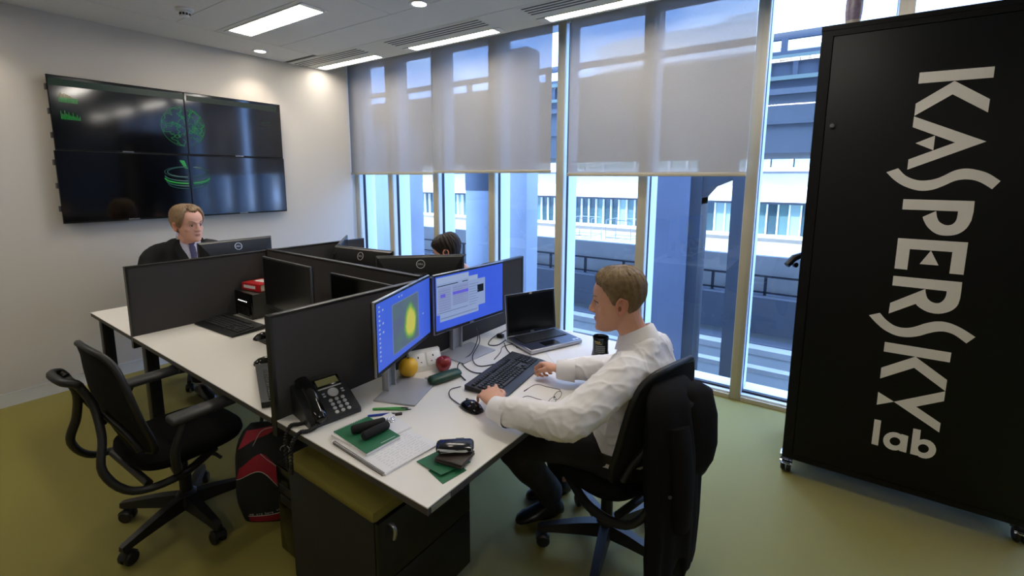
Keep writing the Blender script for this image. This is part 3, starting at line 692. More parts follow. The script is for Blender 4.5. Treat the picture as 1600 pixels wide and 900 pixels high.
def ebowl(n, lo, hi):
    g = G(); gg = G(); yc_, zc_ = tvp(293, 269)
    def arc(dz, r, m_, w_, t0=0, t1=2*PI):
        pts = [(yc_+r*math.cos(t0+(t1-t0)*i/40), zc_-dz+.045*r/.16*math.sin(t0+(t1-t0)*i/40)) for i in range(41)]
        for a, b in zip(pts, pts[1:]):
            if lo < a[0] < hi and lo < b[0] < hi: m_.tube([(.0812, *a), (.0812, *b)], w_, 4)
    arc(0, .17, gg, .002); arc(0, .15, gg, .004); arc(.03, .17, gg, .005, PI, 2*PI); arc(.05, .17, g, .006, PI, 2*PI); arc(.075, .16, gg, .006, PI, 2*PI); arc(.1, .15, gg, .003, PI, 2*PI)
    tvpart(n, 'projector_ring', g1, g); tvpart(n, 'projector_base', g4, gg)
ebowl(2, -3, -1.878); ebowl(3, -1.86, 0)
# ---------------------------------------------------------------- things on the desks
def put(name, label, cat, u, v, phi=0, z=ZD, group=None): return thing(name, label, cat, D(u, v, z), DA+math.radians(phi), group)
M_key = mat('keycaps', rgb(30, 30, 31), .5)
M_num = mat('phone_keys', rgb(188, 188, 186), .5)
def keyboard(label, u, v, phi, W=.445, Dp=.165, rest=.03):
    e = put('keyboard', label, 'keyboard', u, v, phi, group='black keyboards')
    g = G(); pr = [(-Dp/2-rest, .003), (-Dp/2-rest, .008), (-Dp/2, .014), (Dp/2, .026), (Dp/2, .004)]
    g.loft([[(x, y, z) for y, z in pr] for x in (-W/2, W/2)]); g.build('case', M_black, e)
    g = G(); t = math.atan2(.012, Dp); g.M = T(0, -Dp/2, .0145) @ R(t, 'X')
    for r in range(6):
        y0 = .012+r*.0195+(.012 if r == 5 else 0); x = -W/2+.012
        ks = [(.0165, 15), (.0165, 15), (.0165, 15), (.0165, 15), (.0165, 15), (.0165, 15)][r]
        if r == 0: row = [.021, .017, .021, .105, .021, .017, .021, .021]
        else: row = [.0165]*15
        for w_ in row:
            g.loft([[(x, y0, 0), (x+w_, y0, 0), (x+w_, y0+.0165, 0), (x, y0+.0165, 0)], [(x+.002, y0+.0015, .006), (x+w_-.002, y0+.0015, .006), (x+w_-.002, y0+.0155, .006), (x+.002, y0+.0155, .006)]]); x += w_+.0025
        for cx, rng in ((W/2-.152, (0, 1, 4, 5) if r < 2 else (3, 4, 5)), (W/2-.09, range(5))):
            n = 3 if cx < W/2-.1 else 4
            if r not in rng: continue
            for k in range(n):
                if cx < W/2-.1 and r == 1 and k != 1: continue
                a = cx+k*.019; g.loft([[(a, y0, 0), (a+.0165, y0, 0), (a+.0165, y0+.0165, 0), (a, y0+.0165, 0)], [(a+.002, y0+.0015, .006), (a+.0145, y0+.0015, .006), (a+.0145, y0+.0155, .006), (a+.002, y0+.0155, .006)]])
    stuff(g.build('keys', M_key, e)); return e
keyboard('black keyboard under the seated man\'s hands, below the lit monitors', -.345, .838, 98)
keyboard('black keyboard on the middle desk, before the box with white lights', -2.13, .425, 3)
keyboard('black keyboard mostly hidden behind the left end of the long screen', -1.11, .175, 157, rest=.012)
def mouse(label, u, v, phi):
    e = put('mouse', label, 'mouse', u, v, phi, group='black mice')
    g = G(); sec = [(-.055, .012, .006), (-.05, .022, .018), (-.03, .03, .031), (0, .032, .036), (.03, .03, .029), (.048, .025, .018), (.056, .014, .007)]
    g.loft([[(w_*math.cos(a), y, max(.002, h*math.sin(a) if math.sin(a) > 0 else .002)) for a in [k*2*PI/16 for k in range(16)]] for y, w_, h in sec])
    g.build('shell', M_blackg, e, 60); box('wheel', M_grey, -.004, .004, .02, .034, .028, .0345, e, .002); return e
mouse('black mouse under the left hand of the seated man in white', -.265, .50, 80)
mouse('black mouse right of the keyboard on the middle desk', -1.76, .43, 10)
mouse('black mouse next to the left edge of the long screen', -1.385, .255, -15)
M_cable = mat('cable', rgb(15, 15, 16), .5)
def cable(label, pts, r=.0025, cat='cable', name='cable', zz=.7335):
    P = smoothpath([D(p[0], p[1], p[2] if len(p) > 2 else zz) for p in pts], 7)
    return tag(G().tube(P, r, 8).build(name, M_cable, None, 80), label, cat, None)
cable('thin black mouse cable looping beside the long keyboard', [(-.43, .62), (-.445, .57), (-.40, .52), (-.325, .495)], .002)
cable('black cable dropping from the right silver stand and running to the keyboard', [(-.70, 1.05, .83), (-.665, 1.02, .79), (-.63, .93, .745), (-.609, .83), (-.50, .77), (-.43, .80), (-.395, .93), (-.44, 1.04)])
cable('black cable curving across the desk towards the laptop', [(-.70, 1.06, .83), (-.66, 1.03, .77), (-.60, .90, .742), (-.51, .84), (-.455, .93), (-.465, 1.04), (-.53, 1.1), (-.60, 1.17)])
cable('short black cable with a plug lying in front of the right silver stand', [(-.63, .87), (-.60, .79), (-.53, .72), (-.455, .68)])
cable('black laptop power cable looping behind the laptop', [(-.62, 1.215), (-.61, 1.12), (-.655, 1.1), (-.70, 1.19), (-.715, 1.31), (-.72, 1.4)], .0028)
cable('thin black cable loop lying between the right silver stand and the laptop', [(-.50, .95), (-.53, 1.04), (-.57, 1.12), (-.545, 1.19), (-.50, 1.15)], .002)
tag(G().box(-.02, .02, -.014, .014, 0, .022, .005).build('power_plug', M_black, None, loc=D(-.675, 1.235, ZD)), 'small black plug beside the laptop hinge', 'plug')
# laptop
M_lap = mat('laptop_grey', rgb(58, 62, 74), .35, .4)
e = put('laptop', 'open silver-edged black laptop near the window', 'laptop', -.314, 1.267, 67.5)
g = G(); LW, LD = .345, .245
g.box(-LW/2, LW/2, 0, LD, .004, .026, .006, 3); g.build('base', M_silver, e)
box('deck', M_lap, -LW/2+.006, LW/2-.006, .006, LD-.012, .0255, .0268, e)
box('palm_rest', mat('laptop_palm', rgb(48, 54, 72), .3, .3), -LW/2+.008, LW/2-.008, .008, .092, .0266, .0272, e)
box('touchpad', M_blackg, -.07, .03, .018, .076, .0272, .0278, e)
g = G()
for r in range(6):
    for k in range(15): g.box(-.142+k*.019, -.142+k*.019+.0165, .105+r*.0185, .105+r*.0185+.016, .0268, .0305)
stuff(g.build('keys', M_key, e)); box('key_well', M_black, -.15, .15, .1, .222, .0266, .0274, e)
g = G()
for x in (.128, .15): g.box(x-.008, x+.008, .012, .028, .0272, .028)
g.build('stickers', M_swhite and mat('sticker', rgb(190, 205, 230), .4), e)
g = G(); g.M = T(0, LD-.004, .024) @ R(-.10, 'X')
g.box(-LW/2, LW/2, 0, .007, 0, .24, .003); lid = g.build('lid', M_silver, e)
g = G(); g.M = T(0, LD-.004, .024) @ R(-.10, 'X'); g.box(-LW/2+.004, LW/2-.004, -.0008, .001, .004, .236); g.build('bezel', M_black, lid)
g = G(); g.M = T(0, LD-.004, .024) @ R(-.10, 'X'); g.box(-LW/2+.014, LW/2-.014, -.0014, -.0007, .022, .226); g.build('display', M_scr_off, lid)
g = G(); g.M = T(0, LD-.004, .024) @ R(-.10, 'X'); g.box(-.01, .008, -.0016, -.0006, .226, .2385); g.build('sticker', mat('cream_sticker', rgb(210, 195, 175), .6), lid)
g = G(); g.M = T(0, LD-.0056, .0355) @ R(PI/2-.10, 'X'); g.put(*text_poly('DELL', .012)); g.build('logo', M_logo, lid, 0)
for s in (-1, 1): g = G(); g.M = T(s*.1-.02, LD+.001, .024) @ R(PI/2, 'Y'); g.lathe([(.006, 0), (.006, .04)], 10); g.build('hinge', M_grey, e)
# desk phone
e = put('desk_phone', 'black desk phone with handset and grey display', 'phone', -.618, .132, 81)
g = G(); g.loft([[(x, y, z) for y, z in ((0, 0), (-.004, .012), (.0, .022), (.172, .112), (.186, .11), (.165, .0))] for x in (-.098, .098)])
g.build('body', M_grey if False else mat('phone_black', rgb(38, 39, 40), .42), e, 40)
t = math.atan2(.09, .172); PM = T(0, 0, .022) @ R(t, 'X')
g = G(); g.M = PM; g.box(-.022, .082, .142, .186, 0, .004, .001); g.build('display_frame', M_blackg, e)
g = G(); g.M = PM; g.box(-.012, .072, .148, .180, .004, .0046); g.build('display', mat('lcd', rgb(122, 122, 78), .3), e)
g = G(); g.M = PM; g.box(-.016, .076, .131, .136, .0, .004, .0008); g.build('bar', M_num, e)
g = G(); g.M = PM @ T(.032, .106, .001)
g.lathe([(.001, .004), (.008, .005), (.01, .003), (.012, .003), (.019, .004), (.021, .0), (.001, 0)], 24); g.build('dial_pad', M_num, e)
g = G()
for r in range(4):
    for k in range(3): g.M = PM @ T(.008+k*.024, .071-r*.0195, 0); g.lathe([(.0075, 0), (.0078, .002), (.006, .004), (.001, .0042)], 12)
for x in (-.005, .07):
    for y in (.11, .098): g.M = PM; g.box(x-.005, x+.005, y-.003, y+.003, 0, .002)
stuff(g.build('keys', M_num, e))
g = G(); g.M = PM
g.loft([[(-.062+w_*math.cos(a), y, z+h*math.sin(a)) for a in [k*2*PI/14 for k in range(14)]] for y, w_, h, z in ((-.012, .012, .01, .014), (-.006, .024, .016, .018), (.025, .027, .017, .022), (.05, .022, .012, .034), (.1, .021, .012, .042), (.14, .022, .012, .036), (.165, .027, .017, .024), (.195, .024, .016, .02), (.2, .012, .01, .018))])
hs = g.build('handset', M_blackg, e, 70)
P = [(-.075, -.012, .016), (-.105, -.012, .008), (-.14, .0, .0065), (-.163, .012, -.04), (-.165, .02, -.12), (-.16, .04, -.158), (-.165, .06, -.12), (-.163, .07, -.04), (-.145, .07, .0065), (-.115, .065, .0065), (-.09, .055, .01)]
P = smoothpath(P, 10); g = G(); hel = []
for i in range(len(P)-1):
    d = (P[i+1]-P[i]).normalized(); a = d.cross(Vector((1, .3, .2))).normalized(); b = d.cross(a)
    for k in range(3): t = (i*3+k)*2*PI/5; hel.append(P[i].lerp(P[i+1], k/3)+.0042*(a*math.cos(t)+b*math.sin(t)))
g.tube(hel, .0042, 6); g.build('coiled_cord', M_cable, e, 80)
# fruit, case, power module
M_gf = mat('grapefruit_skin', rgb(232, 178, 30), .45, col2=rgb(238, 186, 50), scale=30, bump=.25, bscale=260)
e = put('grapefruit', 'yellow grapefruit under the left lit monitor', 'fruit', -.70, .563)
G().lathe([(.001, .001), (.015, .002), (.031, .011), (.041, .026), (.0445, .044), (.042, .062), (.033, .077), (.018, .0855), (.006, .087), (.001, .086)], 32).build('flesh', M_gf, e, 80)
G().tube([(0, 0, .086), (.002, 0, .092)], .003, 6).build('stem', M_dgrey, e)
M_ap = mat('apple_skin', rgb(120, 18, 30), .25, col2=rgb(160, 45, 42), scale=25)
e = put('apple', 'dark red apple in front of the white socket box', 'fruit', -.615, .705)
G().lathe([(.001, .006), (.01, .001), (.018, .001), (.029, .012), (.036, .03), (.037, .046), (.031, .061), (.018, .068), (.007, .064), (.001, .058)], 32).build('flesh', M_ap, e, 80)
G().tube([(0, 0, .06), (.004, .002, .075)], .0015, 6).build('stem', M_dgrey, e)
e = put('socket_box', 'white desk power box with two sockets beside the grapefruit', 'power socket', -.685, .665, 66)
g = G(); g.loft([[(x, y, z) for y, z in ((-.012, 0), (-.012, .012), (.035, .085), (.058, .085), (.062, 0))] for x in (-.078, .078)]); g.build('housing', mat('socket_white', rgb(225, 222, 215), .4), e)
t = math.atan2(.073, .047)
for s in (-1, 1):
    pm_ = T(s*.037, -.012, .012) @ R(t, 'X'); g = G(); g.M = pm_; g.box(-.033, .033, .012, .075, 0, .003, .001); f = g.build('faceplate', mat('faceplate_white', rgb(235, 233, 228), .35), e)
    g = G(); g.M = pm_; g.box(-.003, .003, .052, .062, .003, .0036).box(-.015, -.008, .03, .034, .003, .0036).box(.008, .015, .03, .034, .003, .0036); g.build('pin_holes', M_black, f)
e = put('glasses_case', 'dark green rounded spectacle case lying on the desk', 'case', -.535, .63, 77)
M_gc = mat('case_green', rgb(22, 62, 44), .4)
g = G(); g.loft([[(x, w_*math.cos(a), .02+h*math.sin(a)) for a in [k*2*PI/20 for k in range(20)]] for x, w_, h in ((-.082, .01, .006), (-.078, .022, .013), (-.065, .03, .018), (-.03, .033, .0195), (.03, .033, .0195), (.065, .03, .018), (.078, .022, .013), (.082, .01, .006))]); g.build('shell', M_gc, e, 70)
g = G(); g.loft([[(x, w_*math.cos(a), .02+.0012*math.sin(a)) for a in [k*2*PI/20 for k in range(20)]] for x, w_ in ((-.083, .01), (-.079, .0228), (-.065, .0308), (-.03, .0338), (.03, .0338), (.065, .0308), (.079, .0228), (.083, .01))]); g.build('seam', M_black, e, 70)
e = put('usb_stick', 'small green and grey memory stick behind the spectacle case', 'memory stick', -.605, .607, 60)
box('body', M_gc, -.005, .03, -.008, .008, .0, .009, e, .002); box('plug', M_silver, -.024, -.005, -.006, .006, .002, .007, e)
# mug
M_mug = mat('mug_black', rgb(14, 14, 15), .2)
e = put('mug', 'black printed mug in front of the window', 'mug', -.085, 1.305, 0)
G().lathe([(.001, .004), (.044, .0), (.046, .006), (.039, .04), (.0385, .09), (.041, .108), (.039, .111), (.0365, .108), (.035, .09), (.035, .01), (.001, .008)], 36).build('body', M_mug, e, 60)
g = G(); g.M = R(.98); g.tube(smoothpath([(.025, .025, .09), (.05, .045, .088), (.062, .055, .06), (.045, .042, .03), (.027, .027, .03)], 5), .006, 8); g.build('handle', M_mug, e, 60)
def prt(n, m, rows):
    g = G()
    for z, h, a0, a1, cnt in rows:
        for k in range(cnt):
            a = a0+(a1-a0)*k/cnt; b = a+(a1-a0)/cnt*.62
            r = .0405 if .03 < z < .095 else .0435
            g.loft([[(r*math.cos(q), r*math.sin(q), zz) for q in (a, (a+b)/2, b)] for zz in (z, z+h)], False, False)
    stuff(g.build(n, m, e, 0))
prt('gold_print', mat('gold_print', rgb(190, 165, 60), .5), [(.088, .006, -1.9, -1.15, 4), (.08, .005, -1.8, -.95, 4), (.012, .009, -1.8, -.2, 4)])
prt('grey_print', mat('grey_print', rgb(150, 145, 135), .5), [(.066-k*.0095, .0055, -1.75, -.55, 9) for k in range(4)])
# spectacles
e = put('eyeglasses', 'thin dark wire spectacles lying open on the desk', 'glasses', 0, 0)
M_wire = mat('wire_frame', rgb(28, 26, 26), .35, .6)
def dl(u, v, z): return (u, v, z-ZD)
g = G()
for hinge, bend, tip in (((-.032, .795), (-.155, .80), (-.18, .745)), ((-.012, .675), (-.128, .685), (-.152, .65))):
    g.tube(smoothpath([dl(*hinge, .763), dl((hinge[0]+bend[0])/2, (hinge[1]+bend[1])/2, .757), dl(*bend, .75), dl(*tip, .7335)], 5), [.0013]*14+[.0022, .0022], 6)
g.build('temples', M_wire, e, 80)
g = G(); gl = G()
for k, c in ((0, (-.026, .766)), (1, (-.0175, .705))):
    pts = []
    for i in range(21):
        a = i*2*PI/20; pts.append(dl(c[0]+.004*math.cos(a)+.012*math.sin(a)*0, c[1]+.026*math.cos(a), .7505+.017*math.sin(a)))
    g.tube(pts, .0011, 6, False); gl.put([tuple(p) for p in pts[:20]]+[(p[0]+.001, p[1], p[2]) for p in pts[:20]], [tuple(range(20)), tuple(range(39, 19, -1))])
g.tube([dl(-.0235, .741, .755), dl(-.026, .7355, .759), dl(-.0205, .7305, .755)], .0011, 6); g.tube([dl(-.03, .792, .755), dl(-.032, .795, .763)], .0011, 6); g.tube([dl(-.0135, .679, .755), dl(-.012, .675, .763)], .0011, 6)
g.build('rims', M_wire, e, 80); gl.build('lenses', glass_mat('lens', (.97, .97, .97, 1), .04), e, 0)
# papers
M_paper = mat('paper', rgb(224, 222, 222), .8); M_grn = mat('green_card', rgb(30, 100, 66), .6, noise_amt=.05, scale=30)
M_ink = mat('pencil_ink', rgb(184, 184, 194), .8)
def slab(pts, z0, z1): return G().prism(pts, z0, z1)
e = put('notepad', 'large white spiral notepad with handwriting under the green notebook', 'notepad', -.205, .022, 177)
slab([(0, 0), (.0, -.21), (.297, -.21), (.297, 0)], .0, .007).build('pages', M_paper, e, 0)
g = G(); g.M = T(0, 0, .0072) @ R(.03); g.prism([(.003, 0), (-.012, -.214), (.28, -.222), (.296, -.004)], 0, .0006); g.M = T(0, 0, .008) @ R(-.02); g.prism([(.003, -.006), (.01, -.21), (.296, -.2), (.296, -.006)], 0, .0005)
g.build('loose_sheets', M_paper, e, 0)
g = G(); rr_ = random.Random(8); g.M = T(0, 0, .0087)
for k in range(22):
    x = .012+k*.0125; y = -.03
    while y > -.19:
        L_ = rr_.uniform(.004, .02); g.box(x, x+.0015, y-L_, y, 0, .0002); y -= L_+rr_.uniform(.003, .012)
stuff(g.build('handwriting', M_ink, e, 0))
g = G()
for k in range(44):
    x = .008+k*.0064; g.M = T(x, .002, .005); g.tube([(0, .0055*math.cos(a), .0055*math.sin(a)) for a in [i*2*PI/10 for i in range(11)]], .0009, 4)
stuff(g.build('spiral', M_blackm, e))
e = put('notebook', 'small green spiral notebook lying on the white notepad', 'notebook', -.325, .045, 175.5, ZD+.0095)
slab([(.0, 0), (.005, -.135), (.205, -.138), (.205, .0)], 0, .009).build('pages', M_paper, e, 0)
slab([(.0, .001), (.005, -.136), (.206, -.139), (.206, .001)], .009, .0105).build('cover', M_grn, e, 0)
slab([(.09, .003), (.2, .012), (.2, -.01), (.09, -.01)], -.001, .006).build('bent_page', M_paper, e, 0)
g = G()
for k in range(20):
    g.M = T(.206, -.007-k*.0066, .005); g.tube([(.0065*math.cos(a), 0, .0065*math.sin(a)) for a in [i*2*PI/10 for i in range(11)]], .0011, 5)
stuff(g.build('spiral', M_paper, e))
g = G(); g.M = T(.0, 0, .0105)
for k in range(12): g.box(.014, .0165, -.122+k*.0048, -.1186+k*.0048, 0, .0003)
stuff(g.build('title_print', M_paper, e, 0))
e = put('note_card', 'white folded sheet beside the green notebook', 'paper', -.50, .19, -8, ZD+.0095)
slab([(0, 0), (.15, .0), (.15, .085), (.0, .09)], 0, .0015).build('sheet', M_paper, e, 0); slab([(.01, .004), (.145, .003), (.145, .08), (.01, .083)], .0015, .0022).build('fold', M_paper, e, 0)
M_foam = mat('black_foam', rgb(22, 21, 20), .9, bump=.3, bscale=600)
e = put('hand_gripper', 'black foam hand gripper with a steel spring on the green notebook', 'hand gripper', -.40, .208, 0, ZD+.021)
for a, b in (((-.015, -.012), (-.062, -.122)), ((.012, -.02), (.005, -.125))):
    g = G(); A, B = Vector((*a, .016)), Vector((*b, .0155)); d = B-A
    g.tube([A+d*t for t in (0, .03, .06, .5, .94, .98, 1)], [.009, .0125, .0145, .0155, .0155, .014, .011], 16); g.build('grip', M_foam, e, 60)
g = G(); hel = [(.013*math.cos(t), .0+.013*math.sin(t), .009+.0012*t) for t in [i*PI/8 for i in range(-4, 37)]]
g.tube([(-.014, -.01, .016)]+hel[8:]+[(.012, -.018, .016)], .0022, 6); g.build('spring', M_chrome, e, 80)
def pen(label, a, b, m, z=.0052, r=.0046):
    A, B = D(*a, ZD+z), D(*b, ZD+z); d = B-A; e = thing('pen', label, 'pen', A, math.atan2(d.y, d.x)); L_ = d.length
    g = G(); g.M = R(PI/2, 'Y'); g.lathe([(.001, 0), (r*.8, .001), (r, .005), (r, L_*.78), (r*.9, L_*.8)], 12); g.build('barrel', m, e)
    g = G(); g.M = R(PI/2, 'Y'); g.lathe([(r*.95, L_*.78), (r*.6, L_*.93), (.001, L_)], 12); g.build('tip', M_black, e)
M_pg = mat('pen_green', rgb(50, 150, 60), .35); M_pb = mat('pen_blue', rgb(40, 70, 170), .3)
pen('green pen in front of the left silver stand', (-.575, .262), (-.468, .352), M_pg)
pen('thin green pencil touching the left silver stand', (-.535, .29), (-.45, .352), mat('pencil_green', rgb(70, 140, 70), .4), .0042, .0036)
pen('blue pen by the spiral of the green notebook', (-.545, .216), (-.475, .295), M_pb)
e = put('eraser', 'small dark clip end lying beside the white sheet', 'clip', -.462, .297, 50); box('body', M_dgrey, -.014, .014, -.006, .006, 0, .01, e, .003)
# green napkins, wallet, pouch
e = put('green_card', 'folded green card at the near corner of the desk, under the wallet', 'card', 0, 0)
slab([(-.118, .118), (-.036, .098), (-.022, .19), (-.05, .197), (-.06, .24), (-.12, .25)], .0004, .0016).build('lower_leaf', M_grn, e, 0)
g = G(); g.loft([[(-.182, .128, z0), (-.062, .118, z0+.006), (-.035, .225, z0+.003), (-.16, .25, z0)] for z0 in (.002, .0034)]); g.build('upper_leaf', M_grn, e, 0)
M_lth = mat('brown_leather', rgb(52, 42, 36), .45, bump=.2, bscale=250)
e = put('wallet', 'worn dark brown wallet on the green card', 'wallet', -.085, .205, 12, ZD+.0105)
G().box(-.05, .05, -.045, .045, .0, .008, .003).box(-.049, .05, -.044, .044, .008, .015, .003).build('leather', M_lth, e)
e = put('pouch', 'shiny black zipped pouch with a silver band on top of the wallet', 'pouch', -.102, .225, 40, ZD+.027)
g = G(); g.loft([[(x, .036*math.copysign(abs(math.cos(a))**.75, math.cos(a))*k_, .011+.011*math.copysign(abs(math.sin(a))**.8, math.sin(a))*k_) for a in [k*2*PI/20 for k in range(20)]] for x, k_ in ((-.062, .4), (-.059, .75), (-.05, .95), (0, 1), (.05, .95), (.059, .75), (.062, .4))]); g.build('body', M_blackg, e, 60)
g = G(); pts = [(-.056, -.026, .019), (-.045, -.031, .0205), (-.02, -.033, .0185), (.01, -.0335, .0155), (.035, -.034, .0145), (.056, -.027, .016)]
g.loft([[p, (p[0], p[1]-.003, p[2]-h)] for p, h in zip(pts, (.011, .013, .01, .005, .004, .003))], False, False); g.loft([[(p[0], p[1]-.0006, p[2]) for p in (q, (q[0], q[1]-.003, q[2]-.006))] for q in pts], False, False)
g.build('silver_band', mat('foil', rgb(225, 225, 225), .25, .5), e, 60); box('zip_tab', M_black, .0, .03, .028, .044, .008, .014, e, .003)
e = put('paper_sheet', 'white sheet of paper on the desk beyond the man\'s right arm', 'paper', -.2, 1.06, 48)
slab([(0, 0), (.27, 0), (.27, .2), (0, .2)], .0003, .0012).build('sheet', M_paper, e, 0)
# hard drive box with red book
e = put('drive_box', 'black storage box with six white lights under a red book', 'computer', -2.36, .56, 0)
box('case', mat('drive_case', rgb(46, 44, 38), .5), 0, .215, .004, .2, .006, .165, e, .004); box('front', M_blackg, -.002, .217, -.006, .004, .003, .168, e, .002)
g = G()
for k in range(6): g.ell((.05+k*.021, -.007, .112), (.003, .003, .003), 10, 6)
g.build('lights', mat('white_led', (0, 0, 0, 1), .4, emit=(1, 1, 1, 1), estr=2.2), e)
for k in range(6): box('tray', M_black, .034+k*.026, .056+k*.026, -.0085, -.006, .02, .075, e)
for x in (.01, .18): box('foot', M_black, x, x+.02, .01, .03, 0, .007, e)
e = put('red_book', 'thick red book lying on the black storage box', 'book', -2.35, .60, 8, ZD+.168)
M_red = mat('red_cover', rgb(190, 30, 34), .4)
G().box(0, .19, 0, .15, .0, .004).box(0, .19, 0, .15, .044, .048).box(0, .19, -.002, .004, 0, .048).build('cover', M_red, e); box('pages', mat('page_block', rgb(215, 205, 188), .8), .004, .187, .004, .146, .004, .044, e)
box('spine_label', M_paper, .02, .14, -.003, -.0019, .014, .034, e); box('title_label', M_paper, .03, .13, .06, .12, .048, .0485, e)

# ---------------------------------------------------------------- under the desk
M_ol = mat('olive_cushion', rgb(112, 102, 30), .9, noise_amt=.08, scale=200, bump=.4, bscale=600); M_ped = mat('pedestal_brown', rgb(22, 20, 15), .7)
e = put('pedestal', 'dark drawer pedestal with an olive cushion top under the near desk', 'pedestal', -.80, .03, 0, 0)
box('carcass', M_ped, 0, .515, .0, .46, .05, .53, e, .003)
for k, (z0, z1) in enumerate([(.055, .29), (.295, .525)]): dw_ = box('drawer', M_blackm, .516, .532, .003, .457, z0, z1, e, .002)
g = G(); g.tube(smoothpath([(.533, .05, .5), (.555, .05, .5), (.56, .05, .48), (.553, .05, .455)], 4), .007, 8); g.build('handle', M_silver, dw_, 60)
g = G(); g.tube([(.535, .4, .5), (.545, .4, .5)], .006, 10); g.tube([(.544, .4+.012*math.cos(a), .482+.014*math.sin(a)) for a in [k*PI/6 for k in range(13)]], .0012, 5); g.box(.542, .546, .395, .402, .43, .475); g.build('keys', M_silver, dw_)
box('cushion', M_ol, -.004, .53, -.012, .465, .53, .575, e, .016)
for x in (.04, .47):
    for y in (.05, .4): g = G(); g.M = T(x, y, .025) @ R(PI/2, 'Y'); g.lathe([(.001, -.015), (.025, -.012), (.025, .012), (.001, .015)], 14); g.build('caster', M_black, e)
for x in (.04, .47):
    pass
e = put('tower_computer', 'black tower computer on the carpet between the backpack and the pedestal', 'computer', -1.03, .10, 0, 0)
box('case', M_blackm, 0, .18, 0, .42, .012, .42, e, .004); box('front_panel', M_blackg, .004, .176, -.008, 0, .016, .416, e, .003)
for x in (.02, .14):
    for y in (.02, .36): box('foot', M_black, x, x+.025, y, y+.03, 0, .013, e)
G().box(.03, .15, -.012, -.008, .3, .34, .002).box(.03, .15, -.012, -.008, .25, .29, .002).build('drive_bay', M_black, e)
# backpack
e = put('backpack', 'black backpack with red curved panels and white lettering on the carpet', 'bag', -1.27, .2, 42, 0)
M_bag = mat('bag_black', rgb(16, 20, 20), .85, bump=.2, bscale=500); M_bred = mat('bag_red', rgb(150, 18, 40), .7)
def bagr(x, z):   # front surface depth (local -Y)
    return -.09*(max(0, 1-(x/.2)**4))**.5*(max(0.05, 1-((z-.22)/.28)**4))**.5
rings = []
for i in range(15):
    z = .0+.48*i/14; hw = .16*(max(.02, 1-((z-.2)/.3)**4))**.4 if z > .2 else .165-.02*(1-z/.2)**2
    rings.append([(hw*math.copysign(abs(math.cos(a))**.6, math.cos(a)), .1*(1-.3*(z/.48)**3)*math.copysign(abs(math.sin(a))**.7, math.sin(a))*min(1, .55+z*4 if z < .12 else 1, (.49-z)*7+.1), z) for a in [k*2*PI/32 for k in range(32)]])
g = G(); g.loft(rings); body = g.build('body', M_bag, e, 70)
def surf(x, z):
    i = min(13, max(0, int(z/.48*14))); best = None
    t = z/.48*14-i; r0, r1 = rings[i], rings[i+1]
    c = [(r0[k][0]*(1-t)+r1[k][0]*t, r0[k][1]*(1-t)+r1[k][1]*t) for k in range(17, 32)]
    for (xa, ya), (xb, yb) in zip(c, c[1:]):
        if xa <= x <= xb: return ya+(yb-ya)*(x-xa)/(xb-xa+1e-9)
    return c[0][1] if x < c[0][0] else c[-1][1]
def strip_on(name, m, top, bot, n=14, lift=.003):
    a = smoothpath([(x, 0, z) for x, z in top], 6); b = smoothpath([(x, 0, z) for x, z in bot], 6); L_ = min(len(a), len(b)); g = G(); rows = []
    for i in range(L_):
        p, q = a[i], b[i]; rows.append([(p.x+(q.x-p.x)*k/4, surf(p.x+(q.x-p.x)*k/4, p.z+(q.z-p.z)*k/4)-lift, p.z+(q.z-p.z)*k/4) for k in range(5)])
    g.loft(rows, False, False); return g.build(name, m, e, 80)
strip_on('red_panel', M_bred, [(-.12, .30), (-.02, .37), (.06, .30), (.12, .2)], [(-.14, .24), (-.03, .29), (.04, .23), (.11, .12)])
strip_on('red_panel', M_bred, [(-.1, .455), (0, .47), (.06, .475)], [(-.13, .38), (-.06, .42), (.0, .44)])
strip_on('red_panel', M_bred, [(-.1, .05), (.02, .06), (.13, .1)], [(-.1, .01), (.02, .012), (.14, .05)])
M_pipe = mat('bag_piping', rgb(170, 165, 155), .7)
for L_ in ([(-.14, .24), (-.03, .29), (.04, .23), (.11, .12)], [(-.02, .37), (.06, .30), (.12, .2)], [(-.1, .05), (.02, .06), (.13, .1)], [(-.06, .4), (-.02, .46), (.1, .465)]):
    p = smoothpath([(x, 0, z) for x, z in L_], 8); G().tube([(q.x, surf(q.x, q.z)-.004, q.z) for q in p], .0018, 5).build('piping', M_pipe, e, 80)
def curved_text(txt, path, size):
    p = smoothpath([(x, 0, z) for x, z in path], 12); g = G(); d = [0]
    for a, b in zip(p, p[1:]): d.append(d[-1]+(b-a).length)
    st = d[-1]/len(txt)
    for i, ch in enumerate(txt):
        if ch == ' ': continue
        s_ = (i+.5)*st; k = next((j for j in range(len(d)-1) if d[j+1] >= s_), len(d)-2); q = p[k].lerp(p[k+1], (s_-d[k])/max(1e-6, d[k+1]-d[k])); dr_ = p[k+1]-p[k]
        g.M = T(q.x, surf(q.x, q.z)-.005, q.z) @ R(-math.atan2(dr_.z, dr_.x), 'Y') @ R(PI/2, 'X'); g.put(*text_poly(ch, size))
    return g.build('lettering', M_pipe, e, 0)
curved_text('we are here', [(-.09, .065), (-.03, .068), (.02, .075)], .016)
curved_text('to save the world', [(.035, .085), (.09, .12), (.105, .17), (.06, .215)], .016)
g = G(); yy = surf(.085, .38)-.004; g.M = T(.085, yy, .38) @ R(PI/2, 'X'); g.loft([[(r*math.cos(a), r*math.sin(a), h) for a in [k*2*PI/24 for k in range(25)]] for r, h in ((.022, 0), (.018, .001))], False, False); g.build('ring_emblem', M_pipe, e, 0)
G().tube(smoothpath([(-.05, .02, .46), (-.04, .03, .51), (.04, .03, .51), (.05, .02, .46)], 5), .008, 8).build('grab_handle', M_bag, e, 60)
